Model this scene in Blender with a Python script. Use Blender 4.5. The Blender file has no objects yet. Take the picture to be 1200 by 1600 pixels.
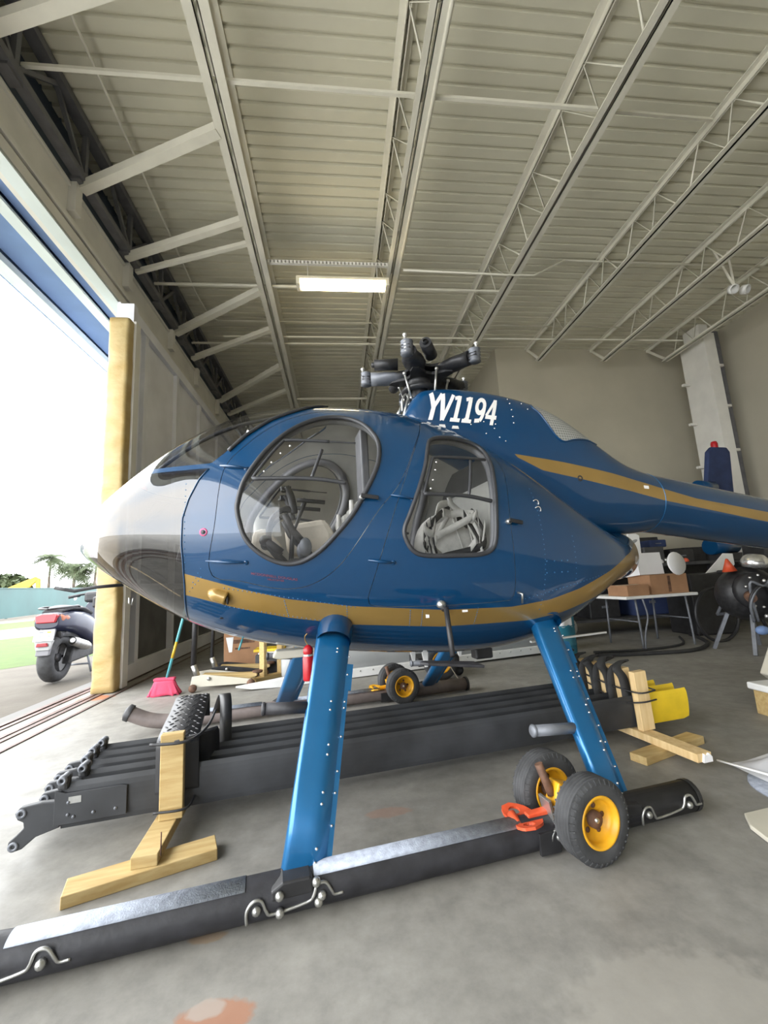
import bpy, bmesh, math, random
import numpy as np
from mathutils import Vector, Matrix
random.seed(7)
scene = bpy.context.scene
COL = scene.collection
PI = math.pi

# ------------------------------------------------------------------ camera
F_PX = 660.27
YAW, PITCH, ROLL = 0.116869, 0.1598027, -0.0568377
fwd = Vector((math.sin(YAW)*math.cos(PITCH), math.cos(YAW)*math.cos(PITCH), math.sin(PITCH)))
rgt = Vector((math.cos(YAW), -math.sin(YAW), 0)); upv = rgt.cross(fwd)
r2 = rgt*math.cos(ROLL)+upv*math.sin(ROLL); u2 = -rgt*math.sin(ROLL)+upv*math.cos(ROLL)
cam = bpy.data.cameras.new('camera'); camo = bpy.data.objects.new('camera', cam); COL.objects.link(camo)
cam.sensor_fit = 'HORIZONTAL'; cam.sensor_width = 36; cam.lens = 36*F_PX/1200
cam.clip_start = 0.02; cam.clip_end = 500
camo.matrix_world = Matrix(((r2.x, u2.x, -fwd.x, 0), (r2.y, u2.y, -fwd.y, 0), (r2.z, u2.z, -fwd.z, 1.0), (0, 0, 0, 1)))
scene.camera = camo

# ------------------------------------------------------------------ world, light, exposure
SKY = 4.6
wd = bpy.data.worlds.new('overcast_sky'); scene.world = wd; wd.use_nodes = True
nt = wd.node_tree; nt.nodes.clear()
wo = nt.nodes.new('ShaderNodeOutputWorld'); wb = nt.nodes.new('ShaderNodeBackground')
wtc = nt.nodes.new('ShaderNodeTexCoord'); wn = nt.nodes.new('ShaderNodeTexNoise'); wr = nt.nodes.new('ShaderNodeValToRGB')
wn.inputs['Scale'].default_value = 2.2; wn.inputs['Detail'].default_value = 6
wr.color_ramp.elements[0].position = 0.36; wr.color_ramp.elements[0].color = (0.80, 0.87, 0.95, 1)
wr.color_ramp.elements[1].position = 0.62; wr.color_ramp.elements[1].color = (1, 0.985, 0.96, 1)
nt.links.new(wtc.outputs['Generated'], wn.inputs['Vector']); nt.links.new(wn.outputs['Fac'], wr.inputs['Fac'])
nt.links.new(wr.outputs['Color'], wb.inputs['Color']); wb.inputs['Strength'].default_value = SKY
nt.links.new(wb.outputs['Background'], wo.inputs['Surface'])
def area(name, loc, rot, sx, sy, power, color=(1, 1, 1), portal=False):
    l = bpy.data.lights.new(name, 'AREA'); l.shape = 'RECTANGLE'; l.size = sx; l.size_y = sy
    l.energy = power; l.color = color
    o = bpy.data.objects.new(name, l); COL.objects.link(o); o.location = loc; o.rotation_euler = rot
    if portal: l.cycles.is_portal = True
    return o
# daylight portal in the open hangar door
area('door_portal', (-2.75, -3.0, 2.2), (0, -PI/2, 0), 4.4, 16, 1, portal=True)
vs = scene.view_settings
vs.view_transform = 'Standard'; vs.look = 'None'; vs.exposure = 1.1; vs.gamma = 1; vs.use_curve_mapping = False
scene.cycles.diffuse_bounces = 6; scene.cycles.transparent_max_bounces = 24; scene.cycles.max_bounces = 14

# ------------------------------------------------------------------ materials
def mat(name, color, rough=0.5, metal=0.0, noise=0.0, nscale=8.0, bump=0.0, bscale=40.0, coat=0.0, spec=0.5, c2=None, emit=None, stretch=None, alpha=None, coatr=0.05, detail=4.0):
    m = bpy.data.materials.new(name); m.use_nodes = True
    n = m.node_tree; b = n.nodes['Principled BSDF']
    b.inputs['Base Color'].default_value = (*color, 1); b.inputs['Roughness'].default_value = rough
    b.inputs['Metallic'].default_value = metal; b.inputs['Specular IOR Level'].default_value = spec
    b.inputs['Coat Weight'].default_value = coat; b.inputs['Coat Roughness'].default_value = coatr
    tc = n.nodes.new('ShaderNodeTexCoord'); src = tc.outputs['Object']
    if stretch:
        mp = n.nodes.new('ShaderNodeMapping'); mp.inputs['Scale'].default_value = stretch
        n.links.new(src, mp.inputs['Vector']); src = mp.outputs['Vector']
    if noise > 0 or c2:
        t = n.nodes.new('ShaderNodeTexNoise'); t.inputs['Scale'].default_value = nscale; t.inputs['Detail'].default_value = detail
        n.links.new(src, t.inputs['Vector'])
        r = n.nodes.new('ShaderNodeValToRGB'); r.color_ramp.elements[0].position = 0.32; r.color_ramp.elements[1].position = 0.68
        a = c2 if c2 else tuple(c*(1-noise) for c in color)
        r.color_ramp.elements[0].color = (*a, 1)
        r.color_ramp.elements[1].color = (*(color if c2 else tuple(min(1, c*(1+noise)) for c in color)), 1)
        n.links.new(t.outputs['Fac'], r.inputs['Fac']); n.links.new(r.outputs['Color'], b.inputs['Base Color'])
    if bump > 0:
        t2 = n.nodes.new('ShaderNodeTexNoise'); t2.inputs['Scale'].default_value = bscale; t2.inputs['Detail'].default_value = 3
        n.links.new(src, t2.inputs['Vector'])
        bp = n.nodes.new('ShaderNodeBump'); bp.inputs['Strength'].default_value = bump; bp.inputs['Distance'].default_value = 0.01
        n.links.new(t2.outputs['Fac'], bp.inputs['Height']); n.links.new(bp.outputs['Normal'], b.inputs['Normal'])
    if emit:
        b.inputs['Emission Color'].default_value = (*emit[0], 1); b.inputs['Emission Strength'].default_value = emit[1]
    if alpha is not None: b.inputs['Alpha'].default_value = alpha
    return m
def glass(name, tint, refl_min=0.04, rough=0.01, gain=1.0):
    m = bpy.data.materials.new(name); m.use_nodes = True; n = m.node_tree; n.nodes.clear()
    o = n.nodes.new('ShaderNodeOutputMaterial'); mx = n.nodes.new('ShaderNodeMixShader')
    tr = n.nodes.new('ShaderNodeBsdfTransparent'); gl = n.nodes.new('ShaderNodeBsdfGlossy')
    tr.inputs['Color'].default_value = (*tint, 1); gl.inputs['Roughness'].default_value = rough
    fr = n.nodes.new('ShaderNodeFresnel'); fr.inputs['IOR'].default_value = 1.5
    ma = n.nodes.new('ShaderNodeMath'); ma.operation = 'MULTIPLY_ADD'; ma.inputs[1].default_value = gain; ma.inputs[2].default_value = refl_min
    ma.use_clamp = True
    ge = n.nodes.new('ShaderNodeNewGeometry'); io = n.nodes.new('ShaderNodeMapRange'); io.inputs['To Min'].default_value = 1.5; io.inputs['To Max'].default_value = 1/1.5
    n.links.new(ge.outputs['Backfacing'], io.inputs['Value']); n.links.new(io.outputs['Result'], fr.inputs['IOR'])   # the same reflection from either side of a thin pane
    n.links.new(fr.outputs['Fac'], ma.inputs[0]); n.links.new(ma.outputs['Value'], mx.inputs['Fac'])
    n.links.new(tr.outputs['BSDF'], mx.inputs[1]); n.links.new(gl.outputs['BSDF'], mx.inputs[2])
    n.links.new(mx.outputs['Shader'], o.inputs['Surface'])
    return m
M = {}
M['blue'] = mat('helicopter_blue', (0.0008, 0.042, 0.118), rough=0.4, metal=0.0, coat=1.0, coatr=0.03, noise=0.05, nscale=3, spec=0.2)
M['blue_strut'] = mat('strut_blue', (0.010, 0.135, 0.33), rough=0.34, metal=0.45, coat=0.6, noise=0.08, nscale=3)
M['gold'] = mat('gold_paint', (0.33, 0.205, 0.055), rough=0.35, metal=0.35, coat=0.5, noise=0.06, nscale=5)
M['cabin'] = mat('cabin_grey', (0.34, 0.335, 0.31), rough=0.7, noise=0.12, nscale=6)
M['cabin_dark'] = mat('cabin_dark', (0.05, 0.05, 0.052), rough=0.7, noise=0.2, nscale=9)
M['rubber'] = mat('seal_rubber', (0.035, 0.036, 0.04), rough=0.45, noise=0.15, nscale=20)
M['black'] = mat('black_paint', (0.02, 0.02, 0.022), rough=0.5, noise=0.3, nscale=14)
M['skid'] = mat('skid_black', (0.022, 0.022, 0.026), rough=0.55, noise=0.35, nscale=18, bump=0.1, bscale=60)
M['grip'] = mat('grip_strip_grey', (0.30, 0.33, 0.39), rough=0.85, noise=0.2, nscale=45, bump=0.3, bscale=220)
M['skid_brown'] = mat('worn_tube_brown', (0.17, 0.14, 0.13), rough=0.5, noise=0.25, nscale=9)
M['steel'] = mat('bare_steel', (0.5, 0.5, 0.48), rough=0.38, metal=0.9, noise=0.15, nscale=20)
M['screw'] = mat('bright_screw', (0.75, 0.75, 0.74), rough=0.25, metal=0.8, noise=0.1, nscale=30)
M['hub_dark'] = mat('hub_dark', (0.03, 0.03, 0.032), rough=0.45, metal=0.4, noise=0.35, nscale=25)
M['hub_grey'] = mat('hub_grey', (0.16, 0.17, 0.19), rough=0.5, metal=0.3, noise=0.2, nscale=12)
M['white'] = mat('white_paint', (0.78, 0.78, 0.76), rough=0.4, noise=0.05, nscale=6)
M['letter'] = mat('white_letter', (0.85, 0.84, 0.82), rough=0.45, noise=0.03, nscale=6)
M['glass'] = glass('side_window_glass', (0.86, 0.87, 0.87), 0.01, gain=1.0)
M['nose_glass'] = glass('nose_acrylic', (0.40, 0.39, 0.395), 0.05, gain=1.2)
M['wind_glass'] = glass('windshield_acrylic', (0.90, 0.90, 0.91), 0.02, gain=1.0)
M['clear'] = mat('milky_film', (0.80, 0.81, 0.85), rough=0.22, noise=0.08, nscale=5, alpha=0.72)
M['wood'] = mat('pine_wood', (0.55, 0.41, 0.19), rough=0.7, c2=(0.43, 0.29, 0.11), nscale=5, stretch=(1.2, 9, 9), bump=0.12, bscale=30)
M['wood_pale'] = mat('pale_pine', (0.74, 0.56, 0.30), rough=0.7, c2=(0.62, 0.43, 0.20), nscale=5, stretch=(9, 9, 1.2), bump=0.1, bscale=30)
M['blade'] = mat('blade_black', (0.034, 0.036, 0.040), rough=0.55, noise=0.35, nscale=5, bump=0.05, bscale=20)
M['yellow'] = mat('tip_yellow', (0.72, 0.50, 0.02), rough=0.5, noise=0.1, nscale=9)
M['mat_rubber'] = mat('diamond_rubber', (0.03, 0.03, 0.032), rough=0.42, noise=0.2, nscale=10)
M['foam'] = mat('black_foam', (0.03, 0.03, 0.03), rough=0.85, noise=0.2, nscale=18)
M['tyre'] = mat('tyre_rubber', (0.045, 0.046, 0.048), rough=0.75, noise=0.3, nscale=16, bump=0.1, bscale=60)
M['rim'] = mat('rim_yellow', (0.72, 0.36, 0.015), rough=0.45, noise=0.18, nscale=14)
M['rust'] = mat('rusty_iron', (0.12, 0.06, 0.035), rough=0.75, noise=0.5, nscale=22)
M['red'] = mat('red_orange_paint', (0.62, 0.085, 0.03), rough=0.45, noise=0.2, nscale=15)
M['deep_red'] = mat('deep_red', (0.42, 0.008, 0.015), rough=0.35, noise=0.1, nscale=10)
M['pink'] = mat('pink_bristle', (0.72, 0.08, 0.15), rough=0.8, c2=(0.5, 0.04, 0.10), nscale=60, stretch=(12, 12, 1))
M['teal'] = mat('teal_handle', (0.08, 0.34, 0.38), rough=0.45, noise=0.1, nscale=8)
M['card'] = mat('cardboard', (0.33, 0.18, 0.095), rough=0.85, noise=0.1, nscale=7)
M['beam'] = mat('beam_paint', (0.70, 0.685, 0.64), rough=0.55, noise=0.06, nscale=3)
M['joist'] = mat('joist_paint', (0.68, 0.66, 0.57), rough=0.55, noise=0.07, nscale=3)
M['wall'] = mat('wall_beige', (0.44, 0.41, 0.325), rough=0.85, noise=0.05, nscale=1.2)
M['wall_dark'] = mat('wall_plain', (0.62, 0.60, 0.56), rough=0.85, noise=0.05, nscale=1)
M['door'] = mat('door_grey', (0.72, 0.73, 0.78), rough=0.6, noise=0.10, nscale=1.5)
M['door_dark'] = mat('door_infill_dark', (0.11, 0.11, 0.11), rough=0.7, noise=0.25, nscale=3)
M['pad'] = mat('yellow_padding', (0.47, 0.37, 0.18), rough=0.55, c2=(0.38, 0.26, 0.085), nscale=3, bump=0.9, bscale=9, stretch=(1, 1, 1.6))
M['siding'] = mat('dark_blue_siding', (0.055, 0.075, 0.11), rough=0.6, noise=0.15, nscale=2)
M['blue_sheet'] = mat('blue_soffit_sheet', (0.15, 0.235, 0.43), rough=0.5, noise=0.1, nscale=2)
M['pale_sheet'] = mat('pale_soffit_trim', (0.62, 0.68, 0.68), rough=0.5, noise=0.05, nscale=2)
M['lamp_white'] = mat('lamp_housing', (0.75, 0.70, 0.55), rough=0.5, noise=0.05, nscale=6)
M['lamp_glow'] = mat('lamp_glow', (1, 0.9, 0.6), rough=0.5, emit=((1.0, 0.80, 0.42), 9.0))
M['cream'] = mat('cream_cloth', (0.66, 0.60, 0.50), rough=0.9, noise=0.12, nscale=9, bump=0.3, bscale=25)
M['strap_white'] = mat('white_webbing', (0.62, 0.60, 0.56), rough=0.85, noise=0.15, nscale=20, bump=0.2, bscale=60)
M['grass'] = mat('mown_grass', (0.052, 0.09, 0.008), rough=0.95, c2=(0.036, 0.068, 0.005), nscale=3, bump=0.5, bscale=30)
M['fence'] = mat('teal_fence', (0.018, 0.062, 0.062), rough=0.6, noise=0.2, nscale=0.4)
M['road'] = mat('pale_road', (0.15, 0.147, 0.14), rough=0.9, noise=0.08, nscale=0.6)
M['palm_leaf'] = mat('palm_leaf', (0.05, 0.07, 0.028), rough=0.7, noise=0.3, nscale=1)
M['trunk'] = mat('palm_trunk', (0.12, 0.10, 0.08), rough=0.9, noise=0.3, nscale=3)
M['scooter'] = mat('scooter_navy', (0.007, 0.010, 0.032), rough=0.35, coat=0.3, noise=0.1, nscale=6)
M['plastic_grey'] = mat('grey_plastic', (0.13, 0.13, 0.14), rough=0.5, noise=0.15, nscale=9)
M['tail_red'] = mat('tail_light_red', (0.26, 0.004, 0.010), rough=0.3, coat=0.1, noise=0.1, nscale=9)
M['amber'] = mat('amber_lens', (0.30, 0.10, 0.05), rough=0.2, noise=0.1, nscale=9)
M['plate'] = mat('licence_plate_white', (0.42, 0.43, 0.42), rough=0.4, noise=0.04, nscale=9)
M['track'] = mat('track_steel', (0.13, 0.085, 0.075), rough=0.6, metal=0.3, noise=0.4, nscale=12)
M['grey_tube'] = mat('grey_tube_paint', (0.30, 0.31, 0.31), rough=0.5, noise=0.1, nscale=3)
M['drum'] = mat('drum_teal', (0.02, 0.17, 0.25), rough=0.4, noise=0.2, nscale=5)
M['beige'] = mat('beige_panel', (0.55, 0.52, 0.43), rough=0.6, noise=0.06, nscale=6)
M['paper'] = mat('white_paper', (0.80, 0.80, 0.81), rough=0.8, noise=0.03, nscale=4)
M['blue_dark'] = mat('dark_navy_cloth', (0.02, 0.035, 0.10), rough=0.8, noise=0.2, nscale=6)
M['excavator'] = mat('excavator_yellow', (0.50, 0.32, 0.02), rough=0.5, noise=0.1, nscale=2)
M['pinklabel'] = mat('pink_label', (0.55, 0.10, 0.22), rough=0.5, noise=0.1, nscale=20)
M['darkred'] = mat('dark_red_text', (0.16, 0.05, 0.09), rough=0.6, noise=0.1, nscale=20)

# wave-patterned materials
def wave_mesh(name, ca, cb, scale):
    m = bpy.data.materials.new(name); m.use_nodes = True; n = m.node_tree; b = n.nodes['Principled BSDF']
    tc = n.nodes.new('ShaderNodeTexCoord'); mp = n.nodes.new('ShaderNodeMapping'); mp.inputs['Scale'].default_value = (1, 1, 1)
    ck = n.nodes.new('ShaderNodeTexBrick'); ck.offset = 0.0; ck.inputs['Scale'].default_value = scale
    ck.inputs['Color1'].default_value = (*ca, 1); ck.inputs['Color2'].default_value = (*ca, 1); ck.inputs['Mortar'].default_value = (*cb, 1)
    ck.inputs['Mortar Size'].default_value = 0.06; ck.inputs['Brick Width'].default_value = 0.5; ck.inputs['Row Height'].default_value = 0.5
    mp.inputs['Rotation'].default_value = (PI/2, 0.5, 0)
    n.links.new(tc.outputs['Object'], mp.inputs['Vector']); n.links.new(mp.outputs['Vector'], ck.inputs['Vector'])
    n.links.new(ck.outputs['Color'], b.inputs['Base Color']); b.inputs['Roughness'].default_value = 0.6
    return m
M['screen'] = wave_mesh('intake_screen_mesh', (0.20, 0.205, 0.19), (0.42, 0.42, 0.39), 26)

def floor_material():
    m = bpy.data.materials.new('hangar_concrete'); m.use_nodes = True; n = m.node_tree; b = n.nodes['Principled BSDF']
    tc = n.nodes.new('ShaderNodeTexCoord')
    def noise(s, d=5, rough=0.6):
        t = n.nodes.new('ShaderNodeTexNoise'); t.inputs['Scale'].default_value = s; t.inputs['Detail'].default_value = d; t.inputs['Roughness'].default_value = rough
        n.links.new(tc.outputs['Object'], t.inputs['Vector']); return t
    def ramp(src, p0, c0, p1, c1):
        r = n.nodes.new('ShaderNodeValToRGB'); r.color_ramp.elements[0].position = p0; r.color_ramp.elements[1].position = p1
        r.color_ramp.elements[0].color = (*c0, 1); r.color_ramp.elements[1].color = (*c1, 1); n.links.new(src, r.inputs['Fac']); return r
    def mix(fac, a, bb, mode='MIX'):
        x = n.nodes.new('ShaderNodeMixRGB'); x.blend_type = mode
        if isinstance(fac, float): x.inputs['Fac'].default_value = fac
        else: n.links.new(fac, x.inputs['Fac'])
        for i, v in ((1, a), (2, bb)):
            if isinstance(v, tuple): x.inputs[i].default_value = (*v, 1)
            else: n.links.new(v, x.inputs[i])
        return x.outputs['Color']
    base = ramp(noise(1.3, 6).outputs['Fac'], .3, (.225, .215, .195), .7, (.31, .30, .275)).outputs['Color']
    fine = ramp(noise(9, 8, .7).outputs['Fac'], .3, (.72, .72, .72), .7, (1.08, 1.08, 1.07)).outputs['Color']
    c = mix(1.0, base, fine, 'MULTIPLY')
    st = ramp(noise(0.8, 7, .7).outputs['Fac'], .60, (0, 0, 0), .74, (1, 1, 1)).outputs['Color']
    c = mix(st, c, (.36, .35, .33))
    def spot(x, y, rx, ry, col, amt):
        nonlocal c
        mp = n.nodes.new('ShaderNodeMapping'); mp.inputs['Location'].default_value = (-x/rx, -y/ry, 0); mp.inputs['Scale'].default_value = (1/rx, 1/ry, 0)
        n.links.new(tc.outputs['Object'], mp.inputs['Vector'])
        w = noise(14, 3); ad = n.nodes.new('ShaderNodeMixRGB'); ad.blend_type = 'ADD'; ad.inputs['Fac'].default_value = 0.9
        n.links.new(mp.outputs['Vector'], ad.inputs[1]); 
        sub = n.nodes.new('ShaderNodeVectorMath'); sub.operation = 'SUBTRACT'; sub.inputs[1].default_value = (.5, .5, .5)
        n.links.new(w.outputs['Color'], sub.inputs[0]); n.links.new(sub.outputs['Vector'], ad.inputs[2])
        g = n.nodes.new('ShaderNodeTexGradient'); g.gradient_type = 'SPHERICAL'; n.links.new(ad.outputs['Color'], g.inputs['Vector'])
        r = ramp(g.outputs['Fac'], .12, (0, 0, 0), .32, (amt, amt, amt)); c = mix(r.outputs['Color'], c, col)
    spot(-.33, 1.225, .11, .065, (.34, .15, .08), .75)
    spot(-.35, 1.25, .06, .035, (.34, .29, .25), .85)
    spot(-.42, 1.47, .07, .025, (.30, .17, .07), .45)
    spot(.18, 2.02, .12, .05, (.34, .17, .11), .4)
    spot(-2.45, 4.75, .22, .14, (.45, .13, .05), .8)
    spot(.75, 1.05, .35, .2, (.36, .34, .30), .45)
    n.links.new(c, b.inputs['Base Color'])
    rr = ramp(noise(3, 5).outputs['Fac'], .3, (.46, .46, .46), .7, (.68, .68, .68)); b.inputs['Specular IOR Level'].default_value = .32; n.links.new(rr.outputs['Color'], b.inputs['Roughness'])
    bp = n.nodes.new('ShaderNodeBump'); bp.inputs['Strength'].default_value = .08; n.links.new(noise(60, 4).outputs['Fac'], bp.inputs['Height']); n.links.new(bp.outputs['Normal'], b.inputs['Normal'])
    return m
M['floor'] = floor_material()
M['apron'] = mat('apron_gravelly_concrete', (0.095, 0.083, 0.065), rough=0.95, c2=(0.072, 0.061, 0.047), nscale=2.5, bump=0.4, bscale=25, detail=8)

def deck_material():
    m = mat('roof_deck_paint', (0.62, 0.60, 0.485), rough=0.6, noise=0.05, nscale=1.5)
    return m
M['deck'] = deck_material()
M['ramp'] = mat('bounce_concrete', (0.58, 0.565, 0.53), rough=0.9, noise=0.08, nscale=0.8)  # bright colour for the added slab that bounces daylight

# ------------------------------------------------------------------ mesh helpers
class MB:
    def __init__(s): s.v = []; s.f = []; s.m = []; s.sm = []; s.n = []
    def add(s, vs, fs, mi=0, smooth=False):
        o = len(s.v); s.v += [tuple(p) for p in vs]
        for f in fs: s.f.append([i+o for i in f]); s.m.append(mi); s.sm.append(smooth)
        return s
    def box(s, c, size, rot=None, mi=0):
        hx, hy, hz = size[0]/2, size[1]/2, size[2]/2; c = Vector(c)
        R = rot if rot is not None else Matrix.Identity(3)
        vs = [c+R@Vector((x*hx, y*hy, z*hz)) for x in (-1, 1) for y in (-1, 1) for z in (-1, 1)]
        return s.add(vs, [(0, 1, 3, 2), (4, 6, 7, 5), (0, 4, 5, 1), (2, 3, 7, 6), (0, 2, 6, 4), (1, 5, 7, 3)], mi)
    def b2(s, x0, x1, y0, y1, z0, z1, mi=0): return s.box(((x0+x1)/2, (y0+y1)/2, (z0+z1)/2), (abs(x1-x0), abs(y1-y0), abs(z1-z0)), None, mi)
    def bar(s, p0, p1, w, h, up=(0, 0, 1), mi=0):
        p0, p1 = Vector(p0), Vector(p1); d = p1-p0; L = d.length; d.normalize(); up = Vector(up)
        x = d.cross(up)
        if x.length < 1e-4: x = d.cross(Vector((1, 0, 0)))
        x.normalize(); z = x.cross(d)
        R = Matrix((x, d, z)).transposed()
        return s.box((p0+p1)/2, (w, L, h), R, mi)
    def ring(s, c, d, r, n, up=None):
        d = Vector(d).normalized(); a = Vector(up) if up else (Vector((0, 0, 1)) if abs(d.z) < .95 else Vector((1, 0, 0)))
        x = d.cross(a).normalized(); y = x.cross(d)
        return [Vector(c)+x*(r*math.cos(2*PI*i/n))+y*(r*math.sin(2*PI*i/n)) for i in range(n)]
    def cyl(s, p0, p1, r0, r1=None, n=16, caps=True, mi=0, smooth=True):
        r1 = r0 if r1 is None else r1; p0, p1 = Vector(p0), Vector(p1); d = p1-p0
        a = s.ring(p0, d, r0, n); b = s.ring(p1, d, r1, n)
        s.add(a+b, [(i, (i+1) % n, n+(i+1) % n, n+i) for i in range(n)], mi, smooth)
        if caps: s.add(a, [tuple(range(n))[::-1]], mi); s.add(b, [tuple(range(n))], mi)
        return s
    def tube(s, pts, r, n=10, closed=False, mi=0, caps=True):
        pts = [Vector(p) for p in pts]; N = len(pts); rs = r if isinstance(r, (list, tuple)) else [r]*N
        vs = []; up = None
        for i, p in enumerate(pts):
            a = pts[i-1] if (i > 0 or closed) else p; b = pts[(i+1) % N] if (i < N-1 or closed) else p
            d = (b-a).normalized()
            if up is None: up = Vector((0, 0, 1)) if abs(d.z) < .9 else Vector((1, 0, 0))
            x = d.cross(up).normalized(); y = x.cross(d).normalized(); up = y
            vs += [p+x*(rs[i]*math.cos(2*PI*k/n))+y*(rs[i]*math.sin(2*PI*k/n)) for k in range(n)]
        fs = []
        for i in range(N if closed else N-1):
            j = (i+1) % N
            fs += [(i*n+k, i*n+(k+1) % n, j*n+(k+1) % n, j*n+k) for k in range(n)]
        if not closed and caps: fs += [tuple(range(n))[::-1], tuple(range((N-1)*n, N*n))]
        return s.add(vs, fs, mi, True)
    def lathe(s, prof, c, axis, n=28, mi=0, smooth=True):
        # prof: (radius, along) pairs
        d = Vector(axis).normalized(); rings = []
        vs = []
        for r, h in prof: vs += s.ring(Vector(c)+d*h, d, max(r, 1e-4), n)
        fs = []
        for i in range(len(prof)-1): fs += [(i*n+k, i*n+(k+1) % n, (i+1)*n+(k+1) % n, (i+1)*n+k) for k in range(n)]
        return s.add(vs, fs, mi, smooth)
    def prism(s, poly, o, ax, ay, az, t0, t1, mi=0):
        o, ax, ay, az = Vector(o), Vector(ax), Vector(ay), Vector(az); n = len(poly)
        a = [o+ax*p[0]+ay*p[1]+az*t0 for p in poly]; b = [o+ax*p[0]+ay*p[1]+az*t1 for p in poly]
        s.add(a+b, [tuple(range(n))[::-1], tuple(range(n, 2*n))]+[(i, (i+1) % n, n+(i+1) % n, n+i) for i in range(n)], mi)
        return s
    def sphere(s, c, r, n=12, m=8, mi=0, sc=(1, 1, 1), rot=None):
        vs = []; R = rot if rot is not None else Matrix.Identity(3)
        for j in range(m+1):
            th = PI*j/m
            for i in range(n): vs.append(Vector(c)+R@Vector((r*sc[0]*math.sin(th)*math.cos(2*PI*i/n), r*sc[1]*math.sin(th)*math.sin(2*PI*i/n), r*sc[2]*math.cos(th))))
        return s.add(vs, [(j*n+i, (j+1)*n+i, (j+1)*n+(i+1) % n, j*n+(i+1) % n) for j in range(m) for i in range(n)], mi, True)
    def loft(s, rings, closed=True, caps=True, mi=0, smooth=True):
        n = len(rings[0]); vs = [p for r in rings for p in r]; fs = []
        for i in range(len(rings)-1):
            for k in range(n if closed else n-1): fs.append((i*n+k, i*n+(k+1) % n, (i+1)*n+(k+1) % n, (i+1)*n+k))
        s.add(vs, fs, mi, smooth)
        if caps: s.add(rings[0], [tuple(range(n))[::-1]], mi); s.add(rings[-1], [tuple(range(n))], mi)
        return s
    def build(s, name, mats, parent=None, bevel=0, solid=0, solid_mat=0, weld=True, autosmooth=None):
        me = bpy.data.meshes.new(name); me.from_pydata(s.v, [], s.f)
        for m_ in (mats if isinstance(mats, (list, tuple)) else [mats]): me.materials.append(M[m_] if isinstance(m_, str) else m_)
        me.polygons.foreach_set('material_index', s.m); me.polygons.foreach_set('use_smooth', s.sm)
        if len(s.n) == len(s.v) and s.n:
            weld = False; me.update(); me.normals_split_custom_set_from_vertices(s.n)
        else:
          bm = bmesh.new(); bm.from_mesh(me)
          if weld: bmesh.ops.remove_doubles(bm, verts=bm.verts, dist=1e-5)
          bmesh.ops.recalc_face_normals(bm, faces=bm.faces); bm.to_mesh(me); bm.free(); me.update()
        o = bpy.data.objects.new(name, me); COL.objects.link(o)
        if parent: o.parent = parent
        if bevel:
            b = o.modifiers.new('bevel', 'BEVEL'); b.width = bevel; b.segments = 2; b.limit_method = 'ANGLE'; b.angle_limit = math.radians(40)
        if solid:
            q = o.modifiers.new('solid', 'SOLIDIFY'); q.thickness = abs(solid); q.offset = -1 if solid > 0 else 1; q.material_offset = solid_mat; q.material_offset_rim = 0
        return o
def thing(name, label, cat, loc=(0, 0, 0), rz=0.0, group=None):
    o = bpy.data.objects.new(name, None); COL.objects.link(o); o.location = loc; o.rotation_euler = (0, 0, rz); o.empty_display_size = .1
    o['label'] = label; o['category'] = cat
    if group: o['group'] = group
    return o
def tag(o, label, cat, group=None, kind=None):
    o['label'] = label; o['category'] = cat
    if group: o['group'] = group
    if kind: o['kind'] = kind
    return o
def struct(o, label=None, cat=None):
    o['kind'] = 'structure'
    if label: o['label'] = label
    if cat: o['category'] = cat
    return o
def kids(o): return [c for c in bpy.data.objects if c.parent == o]
def dup(o, loc=None, rz=None, label=None, parent=None):
    c = o.copy(); COL.objects.link(c); c.parent = parent
    if loc is not None: c.location = loc
    if rz is not None: c.rotation_euler = (0, 0, rz)
    if label: c['label'] = label
    for ch in kids(o): dup(ch, parent=c)
    return c
def catmull(pts, k=8, closed=False):
    P = [Vector(p) for p in pts]; n = len(P); o = []
    for i in range(n if closed else n-1):
        g = (lambda j: P[j % n]) if closed else (lambda j: P[max(0, min(n-1, j))])
        a, b, c, d = g(i-1), g(i), g(i+1), g(i+2)
        for q in range(k):
            t = q/k; o.append(0.5*((2*b)+(c-a)*t+(2*a-5*b+4*c-d)*t*t+(-a+3*b-3*c+d)*t**3))
    if not closed: o.append(P[-1])
    return o

# helicopter frame: x towards the tail, y away from the camera, z up
TH = math.radians(8.4); HC = Vector((0, 2.62, 0))
def hw(s, t, z): return HC+Vector((math.cos(TH)*s-math.sin(TH)*t, math.sin(TH)*s+math.cos(TH)*t, z))

# ================================================================== THE SETTING
XL, XR, YF, YB, YD, XS, ZC = -2.6, 8.6, -11.0, 8.56, 13.5, 3.75, 6.05
o = MB().b2(XL-.12, XR+.3, YF-.3, YD+.3, -.12, 0).build('floor', 'floor'); struct(o, 'grey concrete hangar floor with stains', 'floor')
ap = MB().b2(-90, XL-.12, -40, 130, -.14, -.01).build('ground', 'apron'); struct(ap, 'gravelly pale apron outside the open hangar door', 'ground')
bounce_slab = MB().b2(-60, -2.95, -40, 3.1, -.012, -.004).build('ramp', 'ramp'); struct(bounce_slab, 'added light slab outside the door, out of view, bouncing daylight in', 'ground')  # unseen slab, added to bounce daylight up into the hangar
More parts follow.
